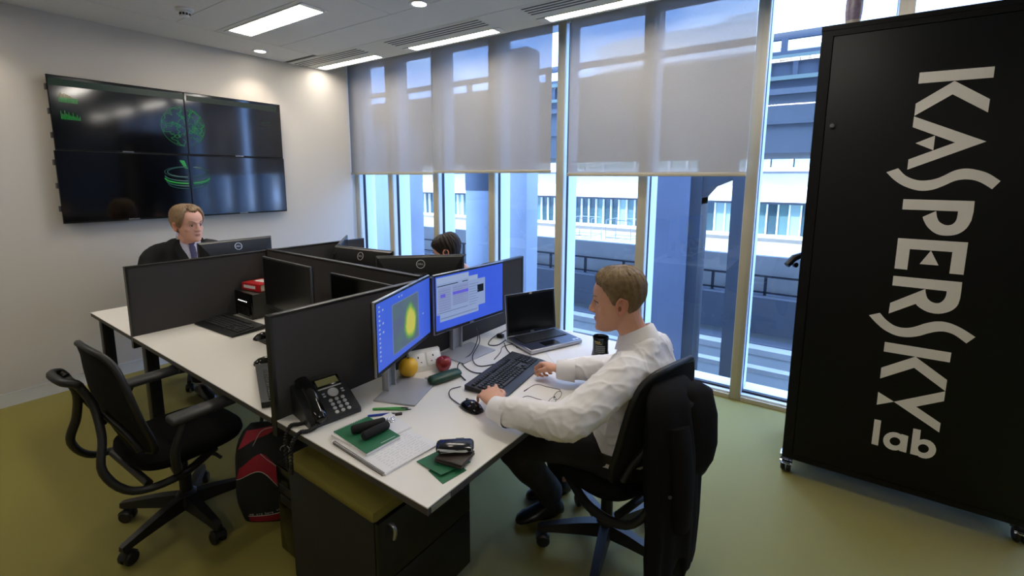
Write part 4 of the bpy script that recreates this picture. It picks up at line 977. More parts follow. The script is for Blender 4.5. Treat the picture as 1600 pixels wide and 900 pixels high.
# ---------------------------------------------------------------- people
M_skin = mat('skin', rgb(214, 160, 132), .5, spec=.35, noise_amt=.06, scale=40, bump=.08, bscale=500)
M_skin2 = mat('skin_pale', rgb(220, 168, 148), .5, spec=.35, noise_amt=.05, scale=40)
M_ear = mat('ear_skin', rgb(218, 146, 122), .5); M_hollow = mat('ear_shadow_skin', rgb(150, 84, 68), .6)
M_lip = mat('lips', rgb(178, 112, 100), .45); M_eye = mat('eye_white', rgb(225, 222, 218), .2); M_iris = mat('iris', rgb(60, 75, 85), .15)
def hairmat(name, c1, c2):
    m = mat(name, rgb(*c1), .55, spec=.4, col2=rgb(*c2), scale=60, bump=.5, bscale=120)
    return m
M_hair1 = hairmat('hair_sandy', (78, 62, 42), (150, 124, 86)); M_hair2 = hairmat('hair_fair', (104, 82, 58), (160, 132, 98)); M_hair3 = hairmat('hair_dark', (22, 15, 13), (40, 27, 22))
M_shirt = mat('white_cotton', rgb(232, 228, 226), .85, bump=.1, bscale=400); M_trous = mat('black_trousers', rgb(22, 22, 25), .85); M_suit = mat('dark_suit', rgb(18, 18, 20), .85)
M_shirt2 = mat('lilac_shirt', rgb(205, 205, 222), .8); M_tie = mat('patterned_tie', rgb(50, 50, 90), .6, col2=rgb(90, 90, 130), scale=70); M_shoe = mat('black_shoe', rgb(14, 14, 16), .3); M_sock = mat('dark_sock', rgb(20, 20, 28), .9); M_dress = mat('dark_top', rgb(30, 30, 36), .85)
HR = [(-.118, .066, .03, .016), (-.113, .083, .012, .03), (-.1, .09, -.005, .041), (-.083, .0875, -.022, .05), (-.066, .0865, -.042, .058), (-.05, .0865, -.056, .0625), (-.033, .085, -.068, .0665), (-.016, .083, -.08, .07), (.0, .0815, -.09, .0725), (.016, .0865, -.096, .0742), (.03, .0885, -.099, .0755), (.05, .0865, -.1005, .0755), (.07, .078, -.097, .072), (.09, .06, -.086, .0615), (.104, .036, -.067, .045), (.112, .008, -.04, .022)]
def hring(z):
    for a, b in zip(HR, HR[1:]):
        if a[0] <= z <= b[0]:
            t = (z-a[0])/(b[0]-a[0]); return [a[i]+(b[i]-a[i])*t for i in (1, 2, 3)]
    return HR[0][1:] if z < HR[0][0] else HR[-1][1:]
def hpt(th, z, p=2.25):
    yf, yb, a = hring(z); c, s = math.cos(th), math.sin(th)
    return Vector((a*math.copysign(abs(s)**(2/p), s), (yf+yb)/2+(yf-yb)/2*math.copysign(abs(c)**(2/p), c), z))
def head_geom(g, M, jaw=1.0, nose=1.0):
    old = g.M; g.M = M
    zs = [-.118+.23*i/30 for i in range(31)]
    g.loft([[hpt(k*2*PI/40, z) for k in range(40)] for z in zs])
    # brow, nose, lips, chin, cheeks
    g.tube(smoothpath([(-.052, .056, .018), (-.035, .074, .024), (-.015, .083, .021), (0, .0845, .018), (.015, .083, .021), (.035, .074, .024), (.052, .056, .018)], 4), .0078, 8)
    n = nose
    g.loft([[(w_*math.cos(a), y+d*math.sin(a), z) for a in [k*2*PI/14 for k in range(14)]] for z, y, w_, d in ((.022, .08, .008, .008), (.008, .084, .0085, .008+.001*n), (-.008, .088, .0095, .0095*n), (-.022, .092, .0125, .0125*n), (-.033, .0935, .0145, .0135*n), (-.041, .09, .0125, .009), (-.044, .086, .007, .004))])
    for s in (-1, 1):
        g.ell((s*.0125, .09, -.034), (.0085, .011, .0085), 10, 6)
        g.ell((s*.042, .05, -.028), (.022, .022, .022), 12, 8)
    g.loft([[(x, y, z) for x, y, z in [(x_, yy+.005*math.cos(a)*(1-abs(x_/.027)**2)**.5, -.061+.005*math.sin(a)) for a in [k*2*PI/8 for k in range(8)]]] for x_, yy in ((-.0265, .0775), (-.018, .085), (-.008, .088), (0, .0882), (.008, .088), (.018, .085), (.0265, .0775))])
    g.loft([[(x_, yy+.0055*math.cos(a)*(1-abs(x_/.025)**2)**.5, -.0715+.0055*math.sin(a)) for a in [k*2*PI/8 for k in range(8)]] for x_, yy in ((-.0245, .077), (-.016, .084), (0, .087), (.016, .084), (.0245, .077))])
    g.ell((0, .079, -.101), (.021, .015, .014), 12, 8)
    for s in (-1, 1):   # ears
        E = M @ T(s*.0735, -.012, -.012) @ R(s*-.42, 'Z') @ R(.12, 'X')
        g.M = E; g.ell((s*.004, 0, 0), (.006, .016, .027), 12, 10)
        rim = [(s*(.01+.003*math.cos(t)), .003-.0175*math.sin(t)*(1 if math.cos(t) > -.3 else .8), .003+.029*math.cos(t)) for t in [-.5+i*.3 for i in range(13)]]
        g.tube(rim, [.0035]+[.0048]*10+[.0045, .0055], 8); g.ell((s*.006, .004, -.024), (.0055, .008, .009), 8, 6)
        g.M = M
    g.M = old
def head_extras(par, M, hair, hl, thick, seed=0, brow=None, eyeyaw=0, iris=M_iris):
    """hair cap, eyes, brows, lips as children; hl(theta) is the hairline height"""
    NT, NS = 132, 26; outr = []; inn = []
    for i in range(NS+1):
        s = i/NS; ro = []; ri = []
        for k in range(NT):
            th = k*2*PI/NT; tt = th if th <= PI else th-2*PI
            zh = hl(abs(tt))+.006*noise.noise((tt*5, seed, 0))+.006*noise.noise((tt*15, seed+3, 0))
            z = zh+(.1115-zh)*(1-s**1.5); P = hpt(th, max(-.117, z)); c = Vector((0, -.01, .0 if z > .03 else z*.6))
            d = (P-c).normalized(); f_ = min(1, (1-s)*5)**.5
            t = thick(abs(tt), s)*(.35+.65*f_)+f_*(.004*noise.noise((tt*7+2*s, s*2.2, seed))+.0042*noise.noise((tt*17+4*s, s*4.5, seed+7)))
            ro.append(P+d*t); ri.append(P-d*.006)
        outr.append(ro); inn.append(ri)
    g = G(); g.M = M; g.loft(outr+inn[::-1]); g.build('hair', hair, par, 70)
    for s in (-1, 1):
        g = G(); g.M = M; g.ell((s*.031, .0675, .0), (.0118, .0118, .0112), 16, 10); e_ = g.build('eye', M_eye, par, 80)
        g = G(); g.M = M @ T(s*.031, .0675, 0) @ R(-eyeyaw, 'Z'); g.loft([[(r*math.cos(a), y, r*math.sin(a)) for a in [k*2*PI/14 for k in range(14)]] for r, y in ((.0055, .0105), (.0052, .0119), (.0001, .0125))]); g.build('iris', iris, e_, 80)
        g = G(); g.M = M
        for z0, zz, r in ((.0055, .0095, .0028), (-.0062, -.0085, .002)):
            g.tube(smoothpath([(s*.0195, .073, z0*.2), (s*.025, .0785, zz*.75), (s*.031, .0805, zz*.85), (s*.037, .077, zz*.7), (s*.0435, .069, z0*.1)], 4), r, 8)
        g.build('eyelid', M_skin, par, 80)
        g = G(); g.M = M; g.tube(smoothpath([(s*.016, .0885, .022), (s*.03, .0835, .028), (s*.043, .0735, .028), (s*.051, .063, .023)], 4), [.003, .004, .0046, .0048, .0048, .0048, .0046, .0044, .004, .0036, .003, .0026, .002], 6, flat=.6); g.build('eyebrow', hair, par, 80)
    for s in (-1, 1):
        g = G(); g.M = M; g.tube(smoothpath([(s*.0195, .0745, .002), (s*.025, .0805, .0085), (s*.031, .0825, .0098), (s*.038, .0785, .008), (s*.0455, .069, .002)], 4), .0014, 6); g.build('eyelash', M_iris, par, 80)
        g = G(); g.M = M @ T(s*.0775, -.012, -.012) @ R(s*-.45, 'Z') @ R(.12, 'X')
        g.tube(smoothpath([(s*.004, .014, -.004), (s*.007, .016, .012), (s*.009, .008, .027), (s*.012, -.006, .030), (s*.014, -.017, .02), (s*.013, -.018, .004), (s*.01, -.012, -.012), (s*.008, -.004, -.024), (s*.006, .005, -.027), (s*.004, .009, -.018)], 4), .0042, 8)
        ear = g.build('ear', M_ear, par, 80)
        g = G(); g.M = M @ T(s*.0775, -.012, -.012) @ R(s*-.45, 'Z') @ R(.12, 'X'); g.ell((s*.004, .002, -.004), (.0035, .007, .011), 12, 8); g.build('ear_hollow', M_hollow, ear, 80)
        g = G(); g.M = M @ T(s*.0775, -.012, -.012) @ R(s*-.45, 'Z') @ R(.12, 'X'); g.tube(smoothpath([(s*.006, .008, .016), (s*.0085, -.004, .018), (s*.009, -.009, .006), (s*.007, -.006, -.012)], 4), .003, 8); g.build('ear_fold', M_ear, ear, 80)
    g = G(); g.M = M
    g.loft([[(x_, yy+.0058*math.cos(a)*(1-abs(x_/.025)**2)**.5, zc_+h*math.sin(a)) for a in [k*2*PI/8 for k in range(8)]] for x_, yy, zc_, h in ((-.024, .0785, -.0655, .001), (-.016, .0855, -.064, .0032), (-.006, .0885, -.0625, .0042), (0, .0882, -.0632, .0038), (.006, .0885, -.0625, .0042), (.016, .0855, -.064, .0032), (.024, .0785, -.0655, .001))])
    g.loft([[(x_, yy+.0062*math.cos(a)*(1-abs(x_/.023)**2)**.5, -.0705+h*math.sin(a)) for a in [k*2*PI/8 for k in range(8)]] for x_, yy, h in ((-.022, .078, .001), (-.014, .0845, .0038), (0, .0872, .0045), (.014, .0845, .0038), (.022, .078, .001))])
    g.build('lips', M_lip, par, 80)
def fuse(g, voxel, name, m, parent=None, it=4, fac=.5, wr=None, loc=None):
    t = g.build('tmp', m, None, 0)
    a = t.modifiers.new('r', 'REMESH'); a.mode = 'VOXEL'; a.voxel_size = voxel
    b = t.modifiers.new('s', 'SMOOTH'); b.factor = fac; b.iterations = it
    dg = bpy.context.evaluated_depsgraph_get(); me = bpy.data.meshes.new_from_object(t.evaluated_get(dg)); old = t.data
    bpy.data.objects.remove(t); bpy.data.meshes.remove(old); me.name = name
    if wr:
        cs = [v.co.copy() for v in me.vertices]; ns = [v.normal.copy() for v in me.vertices]; fl = []
        for c, n in zip(cs, ns): fl += list(c+n*wr(c))
        me.vertices.foreach_set('co', fl); me.update()
    me.shade_smooth(); o = bpy.data.objects.new(name, me); C.objects.link(o)
    if parent is not None: o.parent = parent
    if loc is not None: o.location = loc
    return o
def frame(origin, ydir, zhint):  # matrix with +Y along ydir, +Z near zhint
    y = Vector(ydir).normalized(); x = y.cross(Vector(zhint)).normalized(); z = x.cross(y)
    m = Matrix((x, y, z)).transposed().to_4x4(); m.translation = Vector(origin); return m
def hand_geom(g, M, side, curls, spread=.0, thumb=((.0, .0, .0),)*4, s=1.0):
    """wrist at origin, fingers to +Y, palm down; thumb on side*X.  curls: bend per finger (radians per joint)"""
    old = g.M; g.M = M @ Matrix.Scale(s, 4)
    g.loft([[(cx+w_*math.cos(a), y, cz+h*math.sin(a)) for a in [k*2*PI/16 for k in range(16)]] for y, w_, h, cx, cz in ((-.05, .027, .021, 0, 0), (-.02, .0265, .0195, 0, 0), (.0, .028, .018, 0, 0), (.03, .036, .0165, 0, .001), (.06, .041, .0145, 0, .002), (.082, .042, .0125, 0, .002), (.094, .036, .009, 0, .001))])
    g.ell((side*.024, .03, -.006), (.017, .032, .015), 12, 8)
    L_ = [(.043, .025, .02), (.047, .029, .021), (.044, .027, .021), (.034, .021, .019)]
    for i in range(4):
        x = side*(.031-.0205*i); yaw = -side*(.12-.08*i)*1.0-side*spread*(1.5-i)
        p = Vector((x, .082-.004*abs(i-1.2), .002)); bend = 0; pts = [p-Vector((0, .02, 0)), p]; rad = [.0095, .0098]
        for j, l in enumerate(L_[i]):
            bend += curls[i][j]; d = Vector((math.sin(-yaw)*math.cos(bend), math.cos(yaw)*math.cos(bend), -math.sin(bend)))
            q = p+d*l; pts += [p.lerp(q, .5), q]; k = .92-.03*i; rad += [(.0088-.0007*j)*k, (.0087-.0009*j)*k]; p = q
        pts.append(p+d*.004); rad.append(.0045); g.tube(pts, rad, 10)
    g.tube([Vector(t) for t in thumb], [.0135, .0125, .011, .0098, .0098, .0088, .005][:len(thumb)], 10)
    g.M = old
def superell(c, lat, fwd, a, b, n=28, p=2.5, up=None):
    c = Vector(c); o = []
    for k in range(n):
        t = k*2*PI/n; x, y = math.cos(t), math.sin(t)
        o.append(c+Vector(lat)*a*math.copysign(abs(x)**(2/p), x)+Vector(fwd)*b*math.copysign(abs(y)**(2/p), y))
    return o
def wrinkle(amp, sx, sy, sz, seed):
    def f(c):
        return amp*(noise.noise((c.x*sx, c.y*sy, c.z*sz+seed))+.5*noise.noise((c.x*sx*2.3+5, c.y*sy*2.3, c.z*sz*2.3+seed)))
    return f
# --- the man in the white shirt (local frame = desk u, v, z about his seat)
B0 = (.2, .93)
def q_(u, v, z): return Vector((u-B0[0], v-B0[1], z))
HM = frame(q_(.168, .887, 1.16), (-.93, -.35, -.12), (-.14, 0, 1))
HM = HM @ Matrix.Scale(1.04, 4)
g = G()
head_geom(g, HM, nose=1.45)
g.loft([superell(q_(*c), (0, 1, 0), (1, 0, .25), a, b, 20, 2.1) for c, a, b in (((.255, .912, .985), .075, .06), ((.245, .908, 1.02), .058, .056), ((.222, .9, 1.06), .054, .056), ((.203, .894, 1.1), .053, .057), ((.195, .89, 1.14), .048, .055))])
# slim trunk, arms and legs under the clothes
g.loft([superell(q_(*c), (0, 1, 0), (1, 0, 0), a, b, 20, 2.4) for c, a, b in (((.2, .93, .5), .15, .1), ((.235, .93, .65), .13, .09), ((.265, .925, .82), .15, .09), ((.262, .92, .93), .14, .075), ((.255, .915, .99), .08, .06))])
for pts, r in (([(.26, .79, .93), (.255, .745, .92), (.15, .51, .80), (-.10, .462, .79), (-.135, .468, .787)], [.04, .045, .036, .029, .026]), ([(.26, 1.04, .93), (.26, 1.08, .92), (.10, 1.06, .80), (-.085, .915, .795), (-.11, .905, .795)], [.04, .045, .036, .029, .026]),
               ([(.2, .85, .53), (0, .78, .53), (-.2, .71, .5), (-.17, .86, .28), (-.155, .985, .09)], [.06, .06, .045, .04, .032]), ([(.2, 1.01, .53), (0, 1.04, .53), (-.24, 1.06, .5), (-.24, 1.1, .28), (-.2, 1.15, .09)], [.06, .06, .045, .04, .032])):
    g.tube([q_(*p) for p in pts], r, 12)
# left hand reaching over the mouse and the keyboard corner, right hand pinching above the keys
HL = frame(q_(-.132, .488, .797), (-.85, .52, .10), (.02, -.35, 1))
hand_geom(g, HL, 1, [(.34, .5, .35), (.30, .45, .3), (.36, .45, .3), (.45, .5, .3)], .07,
          [(.016, .02, -.008), (.034, .04, -.014), (.048, .062, -.02), (.052, .08, -.026), (.05, .098, -.03), (.047, .104, -.031)], 1.04)
HRm = frame(q_(-.108, .905, .797), (-.95, .28, -.06), (.1, .3, 1))
hand_geom(g, HRm, -1, [(.7, 1.25, .8), (.85, 1.45, .9), (.95, 1.5, .9), (1.0, 1.5, .9)], .0,
          [(-.016, .02, -.008), (-.034, .042, -.016), (-.042, .066, -.028), (-.038, .085, -.04), (-.032, .1, -.05), (-.03, .105, -.052)], .97)
man = fuse(g, .0033, 'person', M_skin, None, 3, .5, None, D(B0[0], B0[1], 0)); man.rotation_euler = (0, 0, DA)
tag(man, 'seated man with short sandy hair in a white shirt working at the keyboard', 'person')
def hl_man(t):   # hairline height by angle from the front
    pts = [(0, .079), (.45, .077), (.7, .07), (.95, .06), (1.15, .046), (1.3, .022), (1.42, -.006), (1.56, -.005), (1.68, .022), (1.95, .012), (2.15, -.03), (2.5, -.062), (3.2, -.07)]
    for (a, x), (b, y) in zip(pts, pts[1:]):
        if a <= t <= b: return x+(y-x)*(t-a)/(b-a)
    return pts[-1][1]
head_extras(man, HM, M_hair1, hl_man, lambda t, s: .013+.009*max(0, 1-s*1.1)+(.007*max(0, 1-t/1.0)*min(1, s*2))-.005*max(0, min(1, (s-.5)*2)) , 2)
g = G()
U_ = (1, 0, 0); V_ = (0, 1, 0)
g.loft([superell(q_(*c), V_, (1, 0, t), a, b, 32, 2.5) for c, a, b, t in (((.195, .93, .52), .185, .135, 0), ((.205, .93, .57), .18, .138, 0), ((.23, .93, .66), .178, .128, 0), ((.255, .928, .75), .186, .126, 0), ((.268, .925, .83), .197, .125, 0), ((.268, .922, .895), .198, .116, .1), ((.262, .92, .94), .178, .1, .15), ((.262, .917, .98), .135, .085, .3), ((.257, .913, 1.012), .09, .074, .35), ((.25, .91, 1.024), .068, .066, .35))])
g.tube(smoothpath([q_(*p) for p in [(.265, .82, .925), (.262, .755, .92), (.225, .645, .872), (.185, .555, .828), (.145, .505, .808), (.07, .484, .804), (-.02, .468, .802), (-.075, .462, .798), (-.112, .462, .793)]], 4),
       [.075, .076, .077, .077, .0765, .076, .075, .074, .073, .072, .0715, .071, .07, .07, .069, .0685, .068, .067, .065, .063, .061, .059, .058, .056, .055, .053, .051, .049, .047, .0455, .044, .043, .042], 18)
g.tube(smoothpath([q_(*p) for p in [(.265, 1.02, .925), (.262, 1.085, .92), (.215, 1.1, .86), (.16, 1.095, .815), (.105, 1.065, .80), (.04, 1.012, .80), (-.03, .955, .80), (-.068, .925, .80), (-.09, .912, .797)]], 4),
       [.075, .076, .077, .077, .076, .075, .074, .073, .072, .071, .07, .07, .069, .069, .068, .067, .066, .064, .062, .06, .058, .056, .054, .052, .05, .049, .047, .046, .045, .044, .043, .042, .0415], 18)
def wr_shirt(c):
    n = noise.noise
    a = .0026*n((c.x*13+c.z*9, c.y*9, c.z*15))+.0018*n((c.x*34, c.y*26+c.z*16, c.z*34+4))
    b = .0042*(1-abs(n((c.x*12+c.y*9, c.y*7-c.x*5+c.z*8, c.z*14+9))))**7+.0035*(1-abs(n((c.x*15-c.y*9, c.y*7+c.z*10, c.z*6+c.x*8+3))))**8
    return a+b-.002
sh = fuse(g, .0055, 'shirt', M_shirt, man, 4, .5, wr_shirt)
g = G()   # collar, cuffs
ring = []
for t in range(29):
    a = -PI+.22+(2*PI-.44)*t/28; c, s = math.cos(a), math.sin(a)
    ring.append((q_(.243+.066*c, .908+.066*s, 1.01+.026*c), q_(.238+.058*c, .906+.058*s, 1.05+.034*c), q_(.241+.066*c, .907+.066*s, 1.048+.032*c), q_(.25+.088*c, .909+.088*s, 1.0+.026*c-.014*max(0, -c))))
g.loft([list(r) for r in ring], True, True); g.build('collar', M_shirt, sh, 60)
for p_, d_ in (((-.112, .464, .794), (-1, .06, .03)), ((-.092, .909, .797), (-.86, -.42, 0))):
    g = G(); g.M = frame(q_(*p_), d_, (0, 0, 1)); g.loft([[(w_*math.cos(a), y, h*math.sin(a)) for a in [k*2*PI/22 for k in range(22)]] for y, w_, h in ((-.062, .053, .051), (-.02, .049, .047), (.018, .0435, .041), (.02, .0405, .038), (.016, .038, .035), (-.03, .036, .03))], True, False); g.build('cuff', M_shirt, sh, 60)
g = G()
g.loft([superell(q_(*c), V_, U_, a, b, 28, 2.6) for c, a, b in (((.2, .93, .458), .16, .12), ((.2, .93, .475), .18, .135), ((.2, .93, .52), .182, .136), ((.205, .93, .555), .175, .132))])
for pts, r in (([(.2, .84, .535), (.08, .805, .545), (-.05, .765, .54), (-.17, .72, .515), (-.205, .715, .47), (-.185, .79, .36), (-.168, .88, .24), (-.16, .95, .14)], [.09, .092, .084, .074, .07, .066, .064, .066]),
               ([(.2, 1.02, .535), (.08, 1.035, .545), (-.08, 1.05, .54), (-.2, 1.065, .515), (-.245, 1.07, .47), (-.245, 1.09, .36), (-.23, 1.12, .24), (-.21, 1.145, .14)], [.09, .092, .084, .074, .07, .066, .064, .066])):
    P = smoothpath([q_(*p) for p in pts], 4); n_ = len(P); rr = [r[min(7, int(i/4))]+(r[min(7, int(i/4)+1)]-r[min(7, int(i/4))])*(i/4-int(i/4)) for i in range(n_)]; g.tube(P, rr, 18)
fuse(g, .007, 'trousers', M_trous, man, 3, .5, wrinkle(.006, 9, 9, 9, 3))
g = G(); g.loft([superell(q_(.205, .93, z), V_, U_, .181+d, .138+d, 32, 2.5) for z, d in ((.545, .0), (.546, .006), (.578, .006), (.579, .0))]); g.build('belt', M_shoe, man)
def shoe(heel, toe, par, nm='shoe'):
    h, t = q_(*heel), q_(*toe); d = (t-h); L_ = d.length; Mx = frame(h, d, (0, 0, 1)); g = G(); g.M = Mx
    g.loft([[(w_*math.cos(a), y*L_, max(.004, zc_+hh*math.sin(a))) for a in [k*2*PI/18 for k in range(18)]] for y, w_, zc_, hh in ((-.04, .02, .03, .02), (0, .034, .035, .035), (.2, .036, .045, .045), (.4, .038, .042, .04), (.62, .045, .032, .028), (.82, .042, .026, .022), (.95, .028, .02, .016), (1.0, .01, .016, .01))]); o = g.build(nm, M_shoe, par, 70)
    g = G(); g.M = Mx; g.loft([[(w_*math.cos(a), yy*L_, z) for a, yy in [(k*2*PI/18, y+(.26 if z < .01 else .26)*math.sin(k*2*PI/18)) for k in range(18)]] for w_, y, z in ((.03, .3, 0), (.032, .3, .006))]); g.build('sole', M_black, o, 40)
    for k in range(3): g2 = G(); g2.M = Mx; g2.tube([(-.018, (.38+k*.07)*L_, .077-k*.008), (0, (.39+k*.07)*L_, .084-k*.009), (.018, (.38+k*.07)*L_, .077-k*.008)], .0022, 6); g2.build('lace', M_black, o, 60)
shoe((-.145, 1.03, 0), (-.275, .83, 0), man); shoe((-.19, 1.19, 0), (-.33, 1.0, 0), man)
for a, b in (((-.165, .93, .16), (-.165, .99, .06)), ((-.215, 1.14, .16), (-.22, 1.15, .06))):
    G().tube([q_(*a), q_(*b)], [.042, .04], 14).build('sock', M_sock, man, 60)
# his chair with a jacket hanging from the coat loop
mc = chair('black office chair under the man in the white shirt', D(.13, .95, 0), DA+PI/2-.25, DA-.07, arms=False)
M_jk = mat('jacket_black', rgb(20, 19, 19), .9, spec=.15, bump=.2, bscale=600)
g = G(); rows = []
for z, lat, th_, du, dv in ((.925, .03, .03, -.03, .02), (.915, .09, .05, -.02, .01), (.87, .135, .066, .0, .0), (.76, .15, .07, .01, .0), (.68, .155, .07, .015, 0), (.58, .155, .066, .02, 0), (.48, .155, .06, .025, 0), (.38, .155, .055, .03, 0), (.28, .16, .05, .03, 0), (.2, .16, .044, .03, 0), (.16, .15, .036, .03, 0)):
    ring = []
    for k in range(96):
        a = k*2*PI/96; f_ = min(1, (.94-z)*5)
        w_ = 1+f_*(.16*math.sin(5*a+1+2*z)+.10*math.sin(11*a+z*4)+.12*noise.noise((a*2.5, z*4, 1)))
        y = lat*math.sin(a)*(1+.04*f_*math.sin(3*a+5*z)); zz = z
        if z < .3: zz = z+(.3-z)/.14*(.12*math.exp(-((y+.02)/.028)**2)+.05*max(0, -y/.15))
        ring.append((du+th_*math.cos(a)*w_, dv+y, zz))
    rows.append(ring)
g.loft(rows); jk = g.build('jacket', M_jk, None, 70); jk.location = D(.43, .795, 0); jk.rotation_euler = (0, 0, DA-.25)
tag(jk, 'black jacket hanging from the back of the seated man\'s chair', 'jacket')
g = G()   # folded shoulder and the sleeve lying against the back of the jacket
g.loft([[(.045+d*math.cos(a)*(1+.12*math.sin(3*a)), .07+w_*math.sin(a), z) for a in [k*2*PI/28 for k in range(28)]] for z, d, w_ in ((.91, .02, .03), (.89, .05, .065), (.81, .07, .085), (.7, .076, .09), (.63, .066, .082), (.59, .05, .062), (.575, .02, .03))]); g.build('shoulder_fold', M_jk, jk, 70)
g = G(); g.tube(smoothpath([(.06, -.06, .8), (.085, -.065, .68), (.09, -.055, .54), (.08, -.04, .42)], 6), [.045, .048, .05, .05, .049, .048, .048, .047, .047, .046, .046, .045, .045, .044, .044, .043, .042, .041, .04], 18, flat=.7, up=(1, 0, 0)); g.build('sleeve', M_jk, jk, 70)
g = G(); g.lathe([(.001, .003), (.006, .003), (.007, 0)], 12); b_ = g.build('button', M_grey, jk); b_.location = (.07, -.105, .56); b_.rotation_euler = (PI/2, 0, PI/4)
# --- the man in the dark suit behind the far desk
B0 = (-3.28, .62)
HM = frame(q_(-3.13, .60, 1.285), (.965, .26, -.06), (.05, .0, 1)) @ Matrix.Scale(1.09, 4)
g = G(); head_geom(g, HM, nose=1.1)
g.loft([superell(q_(*c), (0, 1, 0), (1, 0, -.2), a, b, 20, 2.1) for c, a, b in (((-3.25, .61, 1.07), .08, .06), ((-3.23, .607, 1.12), .06, .06), ((-3.19, .604, 1.18), .057, .062), ((-3.16, .602, 1.25), .052, .06))])
g.loft([superell(q_(*c), (0, 1, 0), (1, 0, 0), a, b, 20, 2.4) for c, a, b in (((-3.36, .62, .5), .14, .09), ((-3.32, .62, .75), .13, .09), ((-3.28, .615, 1.0), .14, .08), ((-3.26, .612, 1.08), .08, .06))])
hl = frame(q_(-2.93, .46, .752), (.95, .25, -.03), (0, 0, 1)); hr = frame(q_(-2.93, .80, .752), (.95, -.2, -.03), (0, 0, 1))
for M_, s in ((hl, -1), (hr, 1)):
    hand_geom(g, M_, s, [(.2, .3, .2)]*4, .02, [(s*.016, .02, -.004), (s*.036, .045, -.006), (s*.046, .07, -.008), (s*.05, .09, -.01), (s*.05, .105, -.012)], .97)
for pts in ([(-3.27, .5, 1.02), (-3.27, .42, 1.0), (-3.2, .36, .84), (-2.99, .445, .765)], [(-3.27, .74, 1.02), (-3.27, .82, 1.0), (-3.2, .88, .84), (-2.99, .815, .765)]): g.tube([q_(*p) for p in pts], [.04, .042, .035, .026], 12)
for v in (.53, .71): g.tube([q_(-3.36, v, .53), q_(-2.95, v, .53), q_(-2.97, v, .1)], [.06, .05, .035], 12)
fm = fuse(g, .0045, 'person', M_skin2, None, 3, .5, None, D(B0[0], B0[1], 0)); fm.rotation_euler = (0, 0, DA)
tag(fm, 'fair-haired man in a dark suit and tie seated behind the far desk', 'person')
def hl_far(t):
    pts = [(0, .086), (.35, .09), (.6, .101), (.85, .078), (1.1, .03), (1.3, -.005), (1.45, -.02), (1.6, .01), (1.9, .0), (2.2, -.05), (3.2, -.075)]
    for (a, x), (b, y) in zip(pts, pts[1:]):
        if a <= t <= b: return x+(y-x)*(t-a)/(b-a)
    return pts[-1][1]
head_extras(fm, HM, M_hair2, hl_far, lambda t, s: .015+.008*max(0, 1-s)+.004*(t > 1.1), 9, eyeyaw=.1)
g = G()
g.loft([superell(q_(*c), V_, (1, 0, 0), a, b, 32, 2.5) for c, a, b in (((-3.36, .62, .5), .2, .14), ((-3.34, .62, .65), .195, .135), ((-3.31, .62, .86), .2, .135), ((-3.285, .618, 1.0), .215, .13), ((-3.275, .616, 1.085), .2, .11), ((-3.262, .614, 1.14), .13, .085), ((-3.252, .612, 1.17), .085, .07))])
for s, vs in ((-1, (.5, .405, .36, .345, .39, .435)), (1, (.74, .83, .88, .89, .85, .81))):
    g.tube(smoothpath([q_(-3.275, vs[0], 1.075), q_(-3.275, vs[1], 1.045), q_(-3.25, vs[2], .93), q_(-3.18, vs[3], .815), q_(-3.05, vs[4], .80), q_(-2.95, vs[5], .785)], 4), [.078]*3+[.078, .077, .076, .075, .074, .073, .072, .071, .07, .066, .062, .058, .055, .052, .05, .048, .047, .046], 16)
su = fuse(g, .008, 'suit_jacket', M_suit, fm, 3, .5, wrinkle(.005, 10, 10, 10, 1))
# shirt front, tie, lapels lie on the chest
def chest(y, z): return -3.275+.118-(abs(y-.615)/.2)**2*.05+(.02 if z < 1.06 else .02-.4*(z-1.06))
rows = []
for z, h in ((.96, .012), (1.01, .03), (1.06, .05), (1.1, .066), (1.135, .072), (1.16, .066)): rows.append([q_(chest(.615+h*k, z)+.008, .615+h*k, z) for k in (-1, -.5, 0, .5, 1)])
g = G(); g.loft(rows, False, False); g.loft([[q_(-3.232+.064*math.cos(a), .609+.06*math.sin(a), z+.03*(-math.cos(a))) for a in [k*2*PI/24 for k in range(24)]] for z in (1.135, 1.195)], True, False)
g.build('shirt', M_shirt2, fm, 60)
g = G(); g.loft([[q_(chest(.615, z)+.013, .615-h, z), q_(chest(.615, z)+.018, .615, z), q_(chest(.615, z)+.013, .615+h, z)] for z, h in ((.96, .016), (1.06, .022), (1.11, .02), (1.12, .014), (1.135, .024), (1.16, .022))], False, False); g.build('tie', M_tie, fm, 60)
for s in (-1, 1):
    g = G(); g.loft([[q_(chest(.615+s*a, z)+.009, .615+s*a, z), q_(chest(.615+s*b, z)+.014, .615+s*b, z)] for z, a, b in ((.94, .0, .03), (1.01, .026, .085), (1.06, .046, .105), (1.1, .062, .11), (1.14, .07, .1), (1.17, .066, .088))], False, False); g.build('lapel', M_suit, su, 60)
g = G()
for v in (.53, .71): g.tube(smoothpath([q_(-3.37, v, .54), q_(-3.15, v, .55), q_(-2.97, v, .53), q_(-2.95, v, .46), q_(-2.97, v, .12)], 4), [.09, .088, .086, .083, .08, .078, .075, .073, .07, .069, .068, .067, .066, .065, .064, .063, .062], 14)
fuse(g, .01, 'trousers', M_suit, fm, 2)
shoe((-3.02, .53, 0), (-2.76, .52, 0), fm); shoe((-3.02, .71, 0), (-2.76, .72, 0), fm)
copy_thing(mc, 'black office chair under the man in the dark suit', D(-3.36, .62, 0), DA-PI/2)
